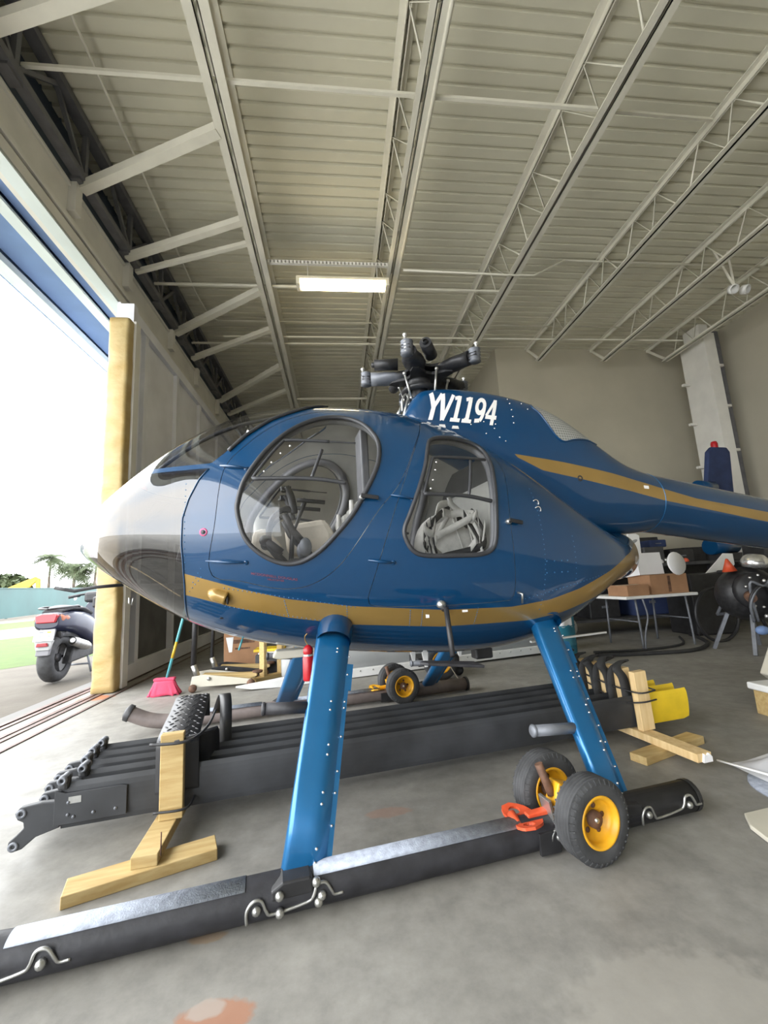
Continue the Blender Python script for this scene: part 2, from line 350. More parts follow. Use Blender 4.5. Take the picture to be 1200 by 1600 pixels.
# roof deck: ribs along x every 0.155 m
d = MB(); prof = []
y = YF
while y < YD:
    prof += [(y, 0), (y+.108, 0), (y+.118, .036), (y+.145, .036)]
    y += .1545
ring0 = [(XL-1.2, p[0], ZC+p[1]) for p in prof]; ring1 = [(XR+.2, p[0], ZC+p[1]) for p in prof]
n = len(prof); d.add(ring0+ring1, [(i, i+1, n+i+1, n+i) for i in range(n-1)], 0)
d.b2(XL-1.2, XR+.2, YF, YD, ZC+.06, ZC+.12)
o = d.build('ceiling', 'deck', weld=False); struct(o, 'corrugated grey-beige metal roof deck', 'ceiling')
w = MB(); w.b2(XS, XR+.2, YB, YB+.15, 0, ZC); struct(w.build('wall_back', 'wall'), 'beige back wall right of the rotor hub', 'wall')
struct(MB().b2(XS, XS+.15, YB+.15, YD, 0, ZC).build('wall_return', 'wall'), 'beige side of the room box going back', 'wall')
struct(MB().b2(XL, XS+.15, YD, YD+.15, 0, ZC).build('wall_rear', 'wall_dark'), 'far end wall of the deep bay', 'wall')
struct(MB().b2(XR, XR+.15, YF, YB, 0, ZC).build('wall_right', 'wall'), 'beige right wall behind the column', 'wall')
struct(MB().b2(XL, XR, YF-.15, YF, 0, ZC).build('wall_front', 'wall_dark'), 'plain wall behind the viewer', 'wall')
# header over the door, along y
hb = MB(); hb.b2(XL-.20, XL-.02, YF, YD, 5.27, 5.31); hb.b2(XL-.12, XL-.05, YF, YD, 4.90, 5.28); hb.b2(XL-.20, XL-.005, YF, YD, 4.84, 4.90)
for yy in (-4.6, -2.8, -1.0, .8, 2.5, 4.2, 5.35, 6.85, 8.15, 9.6): hb.b2(XL-.06, XL+.03, yy-.055, yy+.055, 4.98, 5.33)
struct(hb.build('trim_1', 'beam', bevel=.004), 'long pale steel beam over the door opening', 'beam')
struct(MB().b2(XL-.22, XL-.01, YF, YD, 4.68, 4.80).build('trim_2', 'beam', bevel=.004), 'pale door head track', 'track')
so = MB(); so.b2(XL-.14, XL-.01, YF, YD, 4.64, 4.66, 1); so.b2(XL-.32, XL-.14, YF, YD, 4.70, 4.72, 0); so.b2(XL-.44, XL-.32, YF, YD, 4.63, 4.66, 1)
so.b2(XL-.82, XL-.44, YF, YD, 4.70, 4.72, 0); so.b2(XL-.98, XL-.82, YF, YD, 4.58, 4.66, 1); so.b2(XL-1.0, XL-.98, YF, YD, 4.58, 6.2, 0)
struct(so.build('trim_3', ['blue_sheet', 'pale_sheet']), 'blue and pale striped soffit outside the door head', 'soffit')
struct(MB().b2(XL-.20, XL-.16, YF, YD, 5.31, ZC+.1).build('wall_left', 'siding'), 'dark blue siding above the door head', 'wall')
# girt truss in front of the siding
tr = MB(); tr.b2(XL+.0, XL+.10, YF+.01, YD-.02, 5.36, 5.44); tr.b2(XL+.02, XL+.14, YF+.01, YD-.02, 5.94, 6.03)
yy = YF+.2; k = 0
while yy < YD-.6:
    tr.bar((XL+.06, yy, 5.42), (XL+.06, yy, 5.96), .05, .05, (1, 0, 0)); tr.bar((XL+.06, yy, 5.42), (XL+.06, yy+.5, 5.96), .04, .04, (1, 0, 0)); tr.bar((XL+.06, yy+.5, 5.96), (XL+.06, yy+1.0, 5.42), .04, .04, (1, 0, 0))
    tr.b2(XL-.02, XL+.08, yy-.09, yy+.09, 5.33, 5.47); yy += 1.0
tag(tr.build('girt_truss', 'plastic_grey'), 'dim lattice truss against dark blue siding over the door', 'truss')
# floor tracks
for i, (xx, w_, lab) in enumerate(((-2.78, .022, 'outermost rust-brown floor rail at the door sill'), (-2.70, .022, 'second rust-brown floor rail at the door sill'), (-2.54, .022, 'third floor rail running under the yellow padded post'), (-2.47, .022, 'fourth floor rail beside the padded post'), (-2.30, .014, 'innermost thin floor groove rail on the hangar side'))):
    t = MB(); t.b2(xx-w_, xx+w_, YF, YD, -.004, .008); tag(t.build('floor_rail', 'track'), lab, 'rail')
# sill strip
struct(MB().b2(-2.95, -2.80, YF, YD, -.01, .006).build('trim_4', 'road'), 'pale concrete sill outside the rails', 'sill')

# sliding door leaf with padded leading edge
dr = thing('door_1', 'half open grey sliding hangar door with yellow padded edge', 'door', (-2.50, 4.95, 0)); dr['kind'] = 'structure'
sk = MB(); sk.b2(-.10, -.06, .16, 8.4, .02, 4.62); sk.b2(-.06, .10, .16, .26, .02, 4.6); sk.build('door_sheet', 'door', dr)
fr = MB()
for z0, z1 in ((.02, .20), (1.05, 1.13), (4.45, 4.6)): fr.b2(-.06, .06, .26, 8.4, z0, z1)
for q in (.30, .62, 1.75, 2.9, 4.1, 5.3, 6.5, 7.7): fr.b2(-.06, .05, q, q+.09, .1, 4.5)
fr.build('door_frame', 'door', dr, bevel=.004)
inf = MB(); inf.b2(-.055, -.02, .40, 8.3, .2, 1.05); inf.b2(-.055, -.02, .40, 8.3, 1.13, 1.75); inf.build('door_infill', 'door_dark', dr)
MB().b2(-.055, -.005, .40, 8.3, 1.75, 4.45).build('inner_lining', 'door', dr)
# padded post: soft cushion column
pd = MB(); rings = []
for i in range(70):
    z = .01+4.26*i/69; rng = []
    for k in range(20):
        a = 2*PI*k/20; e = .35
        x = .115*math.copysign(abs(math.cos(a))**e, math.cos(a)); yq = .10*math.copysign(abs(math.sin(a))**e, math.sin(a))
        wv = 1+.018*math.sin(z*9+2.2*a)+.022*math.sin(z*21-3*a)*(1 if z < 2 else .5)+.012*random.random()
        rng.append(Vector((.03+x*wv, .05+yq*wv, z)))
    rings.append(rng)
pd.loft(rings); pd.build('padded_edge', 'pad', dr)
MB().b2(.13, .17, .08, .2, .02, 4.3).build('edge_channel', 'beam', dr)

# roof joists along y
def joist(label, X, ux, zl, y0, y1, wb, gap, ph, heavy=False):
    t = thing('roof_joist', label, 'roof joist', (X, 0, zl))
    b = MB(); th = .05
    b.b2(-wb/2, -gap/2, y0, y1, 0, .012); b.b2(gap/2, wb/2, y0, y1, 0, .012)
    b.b2(-gap/2-.008, -gap/2, y0, y1, 0, .07); b.b2(gap/2, gap/2+.008, y0, y1, 0, .07)
    b.build('bottom_chord', 'joist', t)
    h = ZC-zl-.005; b = MB()
    b.b2(ux-wb/2, ux-gap/2, y0, YD if y1 > YB+1 else YB, h-.012, h); b.b2(ux+gap/2, ux+wb/2, y0, YD if y1 > YB+1 else YB, h-.012, h)
    b.b2(ux-gap/2-.008, ux-gap/2, y0, YD if y1 > YB+1 else YB, h-.07, h); b.b2(ux+gap/2, ux+gap/2+.008, y0, YD if y1 > YB+1 else YB, h-.07, h)
    b.build('top_chord', 'joist', t)
    yy = y0+ph; r = .0125 if not heavy else .02; path = []
    while yy < y1-1.2:
        path += [(0, yy, .03), (ux, yy+.30, h-.03), (0, yy+.44, .03), (ux, yy+.74, h-.03), (0, yy+.96, .03)]; yy += 1.15
    MB().tube(path, r, n=6).build('web_rod', 'joist', t)
    MB().bar((0, y1-.05, .03), (ux, (YD if y1 > YB+1 else YB)-.05, h-.06), .03, .05).build('end_diagonal', 'joist', t)
    return t
joist('wide pale roof girder nearest the open door, left of the lit lamp', -.93, -.02, 5.5, YF, 13.0, .21, .035, .2, True)
joist('roof joist passing straight above the rotor hub at lamp right end', .98, -.16, 5.5, YF, 13.0, .16, .03, .5)
joist('roof joist just right of the rotor hub, third from the door', 2.86, -.22, 5.5, YF, 13.0, .18, .02, .1)
joist('roof joist meeting the back wall left of centre, fourth from the door', 4.50, 0.02, 5.5, YF, 8.1, .14, .014, .3)
joist('roof joist between fourth joist and the one above the column', 6.02, 0.05, 5.5, YF, 8.1, .14, .014, .0)
joist('roof joist ending above the grey wall column', 7.50, 0.0, 5.5, YF, 8.1, .14, .014, .6)
# cross bars between joists
def rbar(name, label, p0, p1, w_, h_, m='joist', cat='bar'):
    c = (Vector(p0)+Vector(p1))/2; b = MB(); b.bar(Vector(p0)-c, Vector(p1)-c, w_, h_); ob = b.build(name, m); ob.location = c; tag(ob, label, cat); return ob
rbar('bridging_bar', 'pale bridging bar nearest the top of the picture, from door head to third joist', (XL+.06, 3.28, 5.56), (2.78, 3.28, 5.56), .032, .032)
rbar('bridging_bar', 'faint bridging bar right of the third joist near the top right', (2.95, 3.3, 5.58), (4.45, 3.6, 5.98), .03, .03)
rbar('bridging_bar', 'thin bar passing behind the lit lamp', (XL+.06, 5.97, 5.54), (2.8, 5.97, 5.54), .03, .03)
rbar('bridging_bar', 'upper of the two thin bars just above the rotor hub', (-1.9, 7.36, 5.56), (7.3, 7.36, 5.56), .025, .025)
rbar('bridging_bar', 'lower of the two thin bars just above the rotor hub', (XL+.06, 7.62, 5.58), (2.8, 7.62, 5.58), .03, .03)
rbar('bridging_bar', 'short thin bar low behind the cabin roof', (-.85, 10.03, 5.54), (.95, 10.03, 5.54), .04, .04)
# kicker braces from the door head to the first girder
for lab, p0, p1, w_ in (('brace at the top left corner of the picture', (XL+.05, 2.9, 5.34), (-1.02, 2.55, 5.54), .098),
    ('heavy slanting brace below the top left cross bar', (XL+.03, 4.24, 5.34), (-1.02, 3.70, 5.54), .098),
    ('slanting brace with a thin tube just below it', (XL+.03, 5.22, 5.34), (-1.02, 4.78, 5.54), .082),
    ('thin tubular brace left of the lit lamp', (XL+.03, 5.48, 5.34), (-1.02, 5.14, 5.54), .055),
    ('slanting brace directly above the padded door edge', (XL+.03, 6.92, 5.34), (-1.02, 6.06, 5.54), .098),
    ('dim slanting brace next beyond the one above the padded edge', (XL+.03, 7.75, 5.34), (-1.02, 7.09, 5.54), .082),
    ('far slanting brace above the windshield', (XL+.03, 9.65, 5.34), (-1.02, 8.40, 5.54), .098),
    ('farthest slanting brace, lowest above the windshield', (XL+.03, 10.45, 5.34), (-1.02, 9.53, 5.54), .082)):
    rbar('slanting_brace', lab, p0, p1, w_, w_, cat='brace')
# conduits
def pipe(name, label, pts, r, m='joist', cat='pipe'):
    c = Vector(pts[0]); b = MB(); b.tube([Vector(p)-c for p in pts], r, n=8); ob = b.build(name, m); ob.location = c; tag(ob, label, cat); return ob
pipe('conduit', 'thin conduit running under the roof deck beside the door truss', [(-2.02, YF+.1, 5.93), (-2.08, 3.03, 5.93), (-2.18, 6.7, 5.93), (-2.14, 7.3, 5.93), (-2.02, 7.45, 5.93), (7.0, 7.5, 5.93)], .014)
pipe('conduit', 'bent conduit leaving the lamp and stepping up past the third joist', [(1.13, 5.48, 5.48), (2.9, 5.52, 5.48), (3.18, 5.54, 5.5), (3.84, 5.74, 5.95), (4.2, 5.75, 5.96), (8.4, 5.75, 5.96)], .016)
pipe('conduit', 'thin round conduit clipped along the joist above the rotor hub', [(1.08, YF+.1, 5.50), (1.08, 13.0, 5.50)], .02)
# steel column by the right wall
cl = thing('wall_column', 'pale grey steel column in the back right corner', 'column', (7.8, 7.36, 0))
MB().b2(0, .26, 0, .62, 0, 5.75).build('column_shaft', 'beam', cl, bevel=.006)
cp = MB()
MB().b2(.02, .24, .1, .5, 5.75, 6.0).build('column_cap', 'beam', cl)
for z in (1.9, 2.95, 3.9, 4.8):
    MB().b2(-.16, 0, .50, .56, z, z+.05).build('clip_angle', 'beam', cl); MB().b2(.26, .46, .10, .16, z+.25, z+.30).build('clip_angle', 'beam', cl)
MB().b2(.42, .54, .15, .5, 0, 5.9).build('shade_strip', 'plastic_grey', cl, bevel=.03)  # dark upright strip in place of the column's shaded far flange
# lamp fixture
lf = thing('ceiling_lamp', 'lit yellow-white tube lamp hanging under the roof deck', 'ceiling lamp', (.24, 5.50, 5.20))
MB().b2(-.66, .66, -.09, .09, .055, .10).build('lamp_housing', 'lamp_white', lf, bevel=.008)
MB().b2(-.61, .61, -.085, .085, -.02, .054).build('diffuser', 'lamp_glow', lf, bevel=.02)
for sx in (-1, 1): MB().b2(sx*.61, sx*.66, -.09, .09, -.025, .056).build('end_cap', 'lamp_white', lf, bevel=.006)
for sx in (-1, 1): MB().cyl((sx*.5, 0, .1), (sx*.5, 0, .34), .006, n=6).build('hanger_rod', 'beam', lf)
sc_ = MB(); sc_.b2(-1.08, .72, -.02, .02, .34, .345)
for i in range(34): sc_.b2(-1.06+i*.053, -1.03+i*.053, -.022, .022, .345, .385)
sc_.b2(-1.08, .72, -.022, .022, .385, .39); sc_.build('strut_channel', 'beam', lf)
# floodlight on the right
fl = thing('floodlight', 'small white twin floodlight below the right-hand joists', 'floodlight', (6.5, 5.45, 5.32))
for dx in (-.09, .09): MB().lathe([(.02, 0), (.07, .03), (.075, .11), (.06, .115)], (dx, 0, -.05), (dx*3, -1, -.6), n=14).build('lamp_head', 'white', fl)
MB().bar((0, 0, 0), (-.14, .1, .735), .03, .03).build('mount_arm', 'joist', fl); MB().bar((0, 0, 0), (.12, .1, .735), .03, .03).build('mount_arm', 'joist', fl)

# ================================================================== THE HELICOPTER
heli = thing('helicopter', 'large blue light helicopter with gold stripe and bubble nose, blades removed', 'helicopter', HC, TH)
S0, S1 = -1.3606, 2.235; KM, NX = .47, 2.15; KN = 13
ZTk = [1.2674, 1.3977, 1.585, 1.8406, 2.0155, 2.0646, 2.0233, 1.8368, 1.5342, 1.2814, 1.2527, 1.2014, 1.0782]
ZBk = [1.2674, 1.1767, 1.0408, 0.846, 0.7023, 0.6148, 0.561, 0.5436, 0.6487, 0.8576, 0.9073, 0.9699, 1.0782]
Wk = [0.0, 0.1973, 0.3969, 0.4832, 0.5942, 0.6591, 0.7004, 0.6795, 0.6084, 0.47, 0.25, 0.095, 0.0]
PHk = np.linspace(0, PI, KN)
def nspl(x, y):
    n = len(x); h = np.diff(x); A = np.zeros((n, n)); r = np.zeros(n); A[0, 0] = A[-1, -1] = 1
    for i in range(1, n-1):
        A[i, i-1] = h[i-1]; A[i, i] = 2*(h[i-1]+h[i]); A[i, i+1] = h[i]; r[i] = 6*((y[i+1]-y[i])/h[i]-(y[i]-y[i-1])/h[i-1])
    return np.linalg.solve(A, r)
SPL = [(np.array(a), nspl(PHk, np.array(a))) for a in (ZTk, ZBk, Wk)]
def spe(k, q):
    y, m = SPL[k]; i = np.clip(np.searchsorted(PHk, q)-1, 0, KN-2); h = PHk[1]
    a = (PHk[i+1]-q)/h; b = (q-PHk[i])/h
    return a*y[i]+b*y[i+1]+((a**3-a)*m[i]+(b**3-b)*m[i+1])*h*h/6
def prof_s(s):
    q = np.arccos(np.clip(1-2*(np.asarray(s, float)-S0)/(S1-S0), -1, 1))
    return spe(0, q), spe(1, q), np.maximum(spe(2, q), 0)
def podP(q, a):
    q = np.asarray(q, float); a = np.asarray(a, float)
    s = S0+(S1-S0)*(1-np.cos(q))/2; zt, zb, w_ = spe(0, q), spe(1, q), np.maximum(spe(2, q), 0); zm = zb+KM*(zt-zb)
    ca, sa = np.cos(a), np.sin(a); e = 2/NX
    t = w_*np.sign(ca)*np.abs(ca)**e; z = zm+np.where(sa > 0, zt-zm, zm-zb)*np.sign(sa)*np.abs(sa)**e
    return np.stack([s, t, z], -1)
def tsurf(s, z):
    zt, zb, w_ = prof_s(s); zm = zb+KM*(zt-zb); hz = np.where(np.asarray(z) > zm, zt-zm, zm-zb)
    return w_*np.maximum(0, 1-(np.abs(z-zm)/hz)**NX)**(1/NX)
def pnorm(s, z):  # outward normal on the near side (t<0)
    e = .004; ts = -float(tsurf(s+e, z)-tsurf(s-e, z))/(2*e); tz = -float(tsurf(s, z+e)-tsurf(s, z-e))/(2*e)
    return Vector((ts, -1, tz)).normalized()
def pp(s, z, off=0.0, side=-1):
    p = Vector((s, -float(tsurf(s, z)), z))+pnorm(s, z)*off
    if side > 0: p.y = -p.y
    return p
def inpoly(P, s, z):
    x0, y0 = P[:, 0], P[:, 1]; x1, y1 = np.roll(x0, -1), np.roll(y0, -1)
    s = s[:, None]; z = z[:, None]
    c = ((y0 > z) != (y1 > z)) & (s < (x1-x0)*(z-y0)/np.where(y1 == y0, 1e-9, y1-y0)+x0)
    dx, dy = x1-x0, y1-y0; L = dx*dx+dy*dy+1e-12
    u = np.clip(((s-x0)*dx+(z-y0)*dy)/L, 0, 1); dd = np.sqrt(((s-x0-u*dx)**2+(z-y0-u*dy)**2).min(1))
    return np.where(c.sum(1) % 2 == 1, dd, -dd)
def smooth_poly(pts, k=6): return np.array([(p.x, p.y) for p in catmull([(a, b, 0) for a, b in pts], k, True)])
FW = smooth_poly([(-.53, 1.407), (-.509, 1.484), (-.466, 1.563), (-.392, 1.666), (-.297, 1.762), (-.198, 1.83), (-.094, 1.867), (.007, 1.864), (.084, 1.821), (.129, 1.752), (.146, 1.679), (.131, 1.584), (.094, 1.498), (.04, 1.401), (-.018, 1.31), (-.095, 1.222), (-.169, 1.152), (-.242, 1.109), (-.313, 1.099), (-.384, 1.12), (-.454, 1.167), (-.502, 1.227), (-.526, 1.301), (-.536, 1.362)], 4)
RW = smooth_poly([(.449, 1.726), (.554, 1.751), (.692, 1.743), (.766, 1.699), (.773, 1.606), (.749, 1.485), (.718, 1.314), (.697, 1.174), (.67, 1.121), (.613, 1.1), (.504, 1.098), (.332, 1.105), (.265, 1.132), (.231, 1.19), (.228, 1.239), (.257, 1.304), (.311, 1.422), (.366, 1.551), (.41, 1.676)], 4)
FD = smooth_poly([(-.60, 1.56), (-.50, 1.69), (-.38, 1.80), (-.25, 1.88), (-.1, 1.93), (.1, 1.945), (.3, 1.92), (.425, 1.867), (.33, 1.66), (.225, 1.462), (.104, 1.321), (-.067, 1.09), (-.2, 1.0), (-.34, .985), (-.52, 1.03), (-.66, 1.075), (-.636, 1.3)], 4)
RD = smooth_poly([(.45, 1.88), (.39, 1.77), (.27, 1.53), (.16, 1.26), (.07, .98), (.06, .90), (.12, .875), (.4, .86), (.75, .86), (.81, .89), (.80, 1.1), (.80, 1.3), (.83, 1.47), (.845, 1.6), (.78, 1.72), (.66, 1.81), (.53, 1.86)], 4)
bfz = np.array([.5, .82, .869, .95, 1.027, 1.129, 1.216, 1.333, 1.423, 1.523, 1.572]); bfs = np.array([-.8, -.80, -.797, -.787, -.779, -.779, -.784, -.78, -.754, -.708, -.666])
wfz = np.array([1.572, 1.593, 1.653, 1.745, 1.851, 1.926, 2.0, 2.05, 2.2]); wfs = np.array([-.69, -.667, -.597, -.514, -.39, -.262, -.14, -.02, .0])
def f_nose(P): return np.minimum(np.interp(P[:, 2], bfz, bfs)-P[:, 0], 1.574-P[:, 2])
def f_wind(P): return np.minimum(np.interp(P[:, 2], wfz, wfs)-P[:, 0], P[:, 2]-1.600)
stx = np.array([-.80, -.768, -.529, -.314, -.016, .438, .811, 1.039, 1.242, 1.481, 1.678, 1.9, 2.3]); stu = np.array([1.09, 1.079, .998, .938, .886, .838, .828, .849, .897, .98, 1.063, 1.12, 1.2])
slx = np.array([-.80, -.778, -.534, -.313, -.006, .45, .948, 1.169, 1.426, 1.65, 1.9, 2.3]); stl = np.array([.99, .983, .905, .849, .793, .750, .745, .772, .839, .912, 1.0, 1.08])
def f_stripe(P): return np.minimum(np.interp(P[:, 0], stx, stu)-P[:, 2], P[:, 2]-np.interp(P[:, 0], slx, stl))

class Patch:   # polygons in a parameter domain that can be clipped by implicit functions of the 3-D point
    def __init__(s, fn, uv, polys): s.fn = fn; s.uv = list(map(tuple, uv)); s.polys = polys
    def split(s, f):
        UV = np.array(s.uv); val = f(s.fn(UV[:, 0], UV[:, 1])); val[np.abs(val) < 1e-7] = 1e-7
        pos, neg, cut = [], [], []
        for p in s.polys:
            q = [val[i] > 0 for i in p]
            (pos if all(q) else neg if not any(q) else cut).append(p)
        ed = {}
        for p in cut:
            for i in range(len(p)):
                a, b = p[i], p[(i+1) % len(p)]
                if (val[a] > 0) != (val[b] > 0): ed.setdefault((min(a, b), max(a, b)), len(ed))
        if ed:
            E = list(ed.keys()); A = UV[[e[0] for e in E]]; B = UV[[e[1] for e in E]]; sa = val[[e[0] for e in E]] > 0
            lo, hi = np.zeros(len(E)), np.ones(len(E))
            for _ in range(18):
                mid = (lo+hi)/2; Q = A+(B-A)*mid[:, None]; v = f(s.fn(Q[:, 0], Q[:, 1])) > 0
                lo = np.where(v == sa, mid, lo); hi = np.where(v == sa, hi, mid)
            Q = A+(B-A)*((lo+hi)/2)[:, None]; base = len(s.uv); s.uv += [tuple(x) for x in Q]
        for p in cut:
            P_, N_ = [], []
            for i in range(len(p)):
                a, b = p[i], p[(i+1) % len(p)]
                (P_ if val[a] > 0 else N_).append(a)
                if (val[a] > 0) != (val[b] > 0):
                    k = base+ed[(min(a, b), max(a, b))]; P_.append(k); N_.append(k)
            if len(P_) > 2: pos.append(P_)
            if len(N_) > 2: neg.append(N_)
        return Patch(s.fn, s.uv, pos), Patch(s.fn, s.uv, neg)
    def into(s, mb, mi=0, inner=None, imi=2):
        # adds the patch with normals taken from the surface itself; inner = thickness of the shell behind it
        used = sorted({i for p in s.polys for i in p}); mp = {k: j for j, k in enumerate(used)}
        if not used: return mb
        UV = np.array([s.uv[i] for i in used]); P = s.fn(UV[:, 0], UV[:, 1]); e = 2e-4
        du = s.fn(UV[:, 0]+e, UV[:, 1])-s.fn(UV[:, 0]-e, UV[:, 1]); dv = s.fn(UV[:, 0], UV[:, 1]+e)-s.fn(UV[:, 0], UV[:, 1]-e)
        N = np.cross(du, dv); N /= np.maximum(np.linalg.norm(N, axis=1), 1e-12)[:, None]
        c = np.stack([P[:, 0]*.75+.1, 0*P[:, 0], np.full(len(P), s.zc) if not callable(s.zc) else s.zc(P[:, 0])], -1)
        flip = ((P-c)*N).sum() < 0
        if flip: N = -N
        F = [[mp[i] for i in p] for p in s.polys]
        # orient faces with the normals
        f0 = F[len(F)//2]; g = np.cross(P[f0[1]]-P[f0[0]], P[f0[2]]-P[f0[0]])
        if (g*N[f0[0]]).sum() < 0: F = [f[::-1] for f in F]
        mb.add([tuple(x) for x in P], F, mi, True); mb.n += [tuple(x) for x in N]
        if inner:
            mb.add([tuple(x) for x in P-N*inner], [f[::-1] for f in F], imi, True); mb.n += [tuple(-x) for x in N]
        return mb
    zc = 1.2
NU, NV = 190, 128
us = np.linspace(0, PI, NU+1); us[0] = 1e-4; us[-1] = PI-1e-4
vs_ = -PI/2+2*PI*np.arange(NV+1)/NV
uvg = [(u, v) for u in us for v in vs_]
pod = Patch(podP, uvg, [[i*(NV+1)+j, (i+1)*(NV+1)+j, (i+1)*(NV+1)+j+1, i*(NV+1)+j+1] for i in range(NU) for j in range(NV)])
nose, rest_ = pod.split(f_nose)
wind, rest_ = rest_.split(f_wind)
def poly_f(P2, side, grow=0.0): return lambda P: np.where(P[:, 1]*side > 0, inpoly(P2, P[:, 0], P[:, 2])+grow, -1)
doors = []
for side in (-1, 1):
    for nm, DP, WP in (('front', FD, FW), ('rear', RD, RW)):
        dpatch, rest_ = rest_.split(poly_f(DP, side))
        _, dpatch = dpatch.split(lambda P, DP=DP: .0035-inpoly(DP, P[:, 0], P[:, 2])) if False else (None, dpatch)
        gp, _g = dpatch.split(poly_f(DP, side, -.003))
        wpatch, body = gp.split(poly_f(WP, side))
        doors.append((nm, side, wpatch, body, DP, WP))
body = MB(); S_CUT = 2.2345
_tail, rest_ = rest_.split(lambda P: P[:, 0]-S_CUT); sp, nsp = rest_.split(f_stripe); sp.into(body, 1, .014); nsp.into(body, 0, .014)
def rivets(mb, pts, r=.0032, mi=0, side=-1):
    for s_, z_ in pts:
        nn = pnorm(s_, z_); p = pp(s_, z_, 0)
        if side > 0: p.y = -p.y; nn = Vector((nn.x, -nn.y, nn.z))
        mb.lathe([(r, -.001), (r*.8, .0012), (0.0002, .002)], p, nn, n=6, mi=mi)
def line(a, b, n): return [(a[0]+(b[0]-a[0])*i/(n-1), a[1]+(b[1]-a[1])*i/(n-1)) for i in range(n)]
fus = body.build('fuselage', ['blue', 'gold', 'cabin'], heli)
k = MB(); cap_ = podP(np.full(48, math.acos(1-2*(S_CUT-S0)/(S1-S0))), 2*PI*np.arange(48)/48); k.add([tuple(x) for x in cap_], [tuple(range(48))], 0); k.build('tail_cap', 'blue', heli)
rv = MB()
for L in (line((-.77, 1.10), (-.77, 1.5), 14), line((.99, .80), (.99, 1.45), 26), line((.86, .86), (1.45, .97), 26), line((-.74, 1.04), (-.70, 1.10), 4), line((1.20, .92), (1.20, 1.18), 10),
          line((-.31, .855), (-.33, .93), 8), line((-.03, .80), (-.04, .885), 8), line((.28, .765), (.27, .845), 8), line((.34, .765), (.33, .845), 8), line((.62, .755), (.62, .835), 8), line((-.76, 1.0), (-.70, 1.06), 5), line((-.6, 1.005), (.0, .88), 30), line((-.6, .92), (.0, .79), 30)):
    rivets(rv, L)
for a, b in ((1.0, 1.05), (1.05, 1.05), (1.1, 1.05), (1.0, .99), (1.05, .99), (1.1, .99), (1.14, 1.05), (1.14, .99)): rivets(rv, [(a, b)], .0045, 0)
rv.build('rivet_rows', 'blue_strut', heli)['kind'] = 'stuff'
nb = MB(); nose.into(nb); nb.build('nose_window', 'nose_glass', heli)
wb_ = MB(); wind.into(wb_); wb_.build('windshield', 'wind_glass', heli)
# black seal lines of the glazing
def seal(pts3, r, name, par, m='rubber', closed=True): b = MB(); b.tube(pts3, r, n=8, closed=closed); return b.build(name, m, par)
for side in (-1, 1):
    zz = np.linspace(1.66, 2.03, 24); seal([pp(float(np.interp(z, wfz, wfs))+.012, float(z), .006, side) for z in zz], .009, 'windshield_seal', heli, closed=False)
    zz = np.linspace(.86, 1.57, 40); seal([pp(float(np.interp(z, bfz, bfs)), float(z), .001, side) for z in zz], .004, 'nose_seal', heli, 'blue', closed=False)
# centre post of the windshield
seal([(s_, 0, float(prof_s(s_)[0])-.004) for s_ in np.linspace(-1.0, -.05, 30)], .012, 'windshield_post', heli, 'black', closed=False)
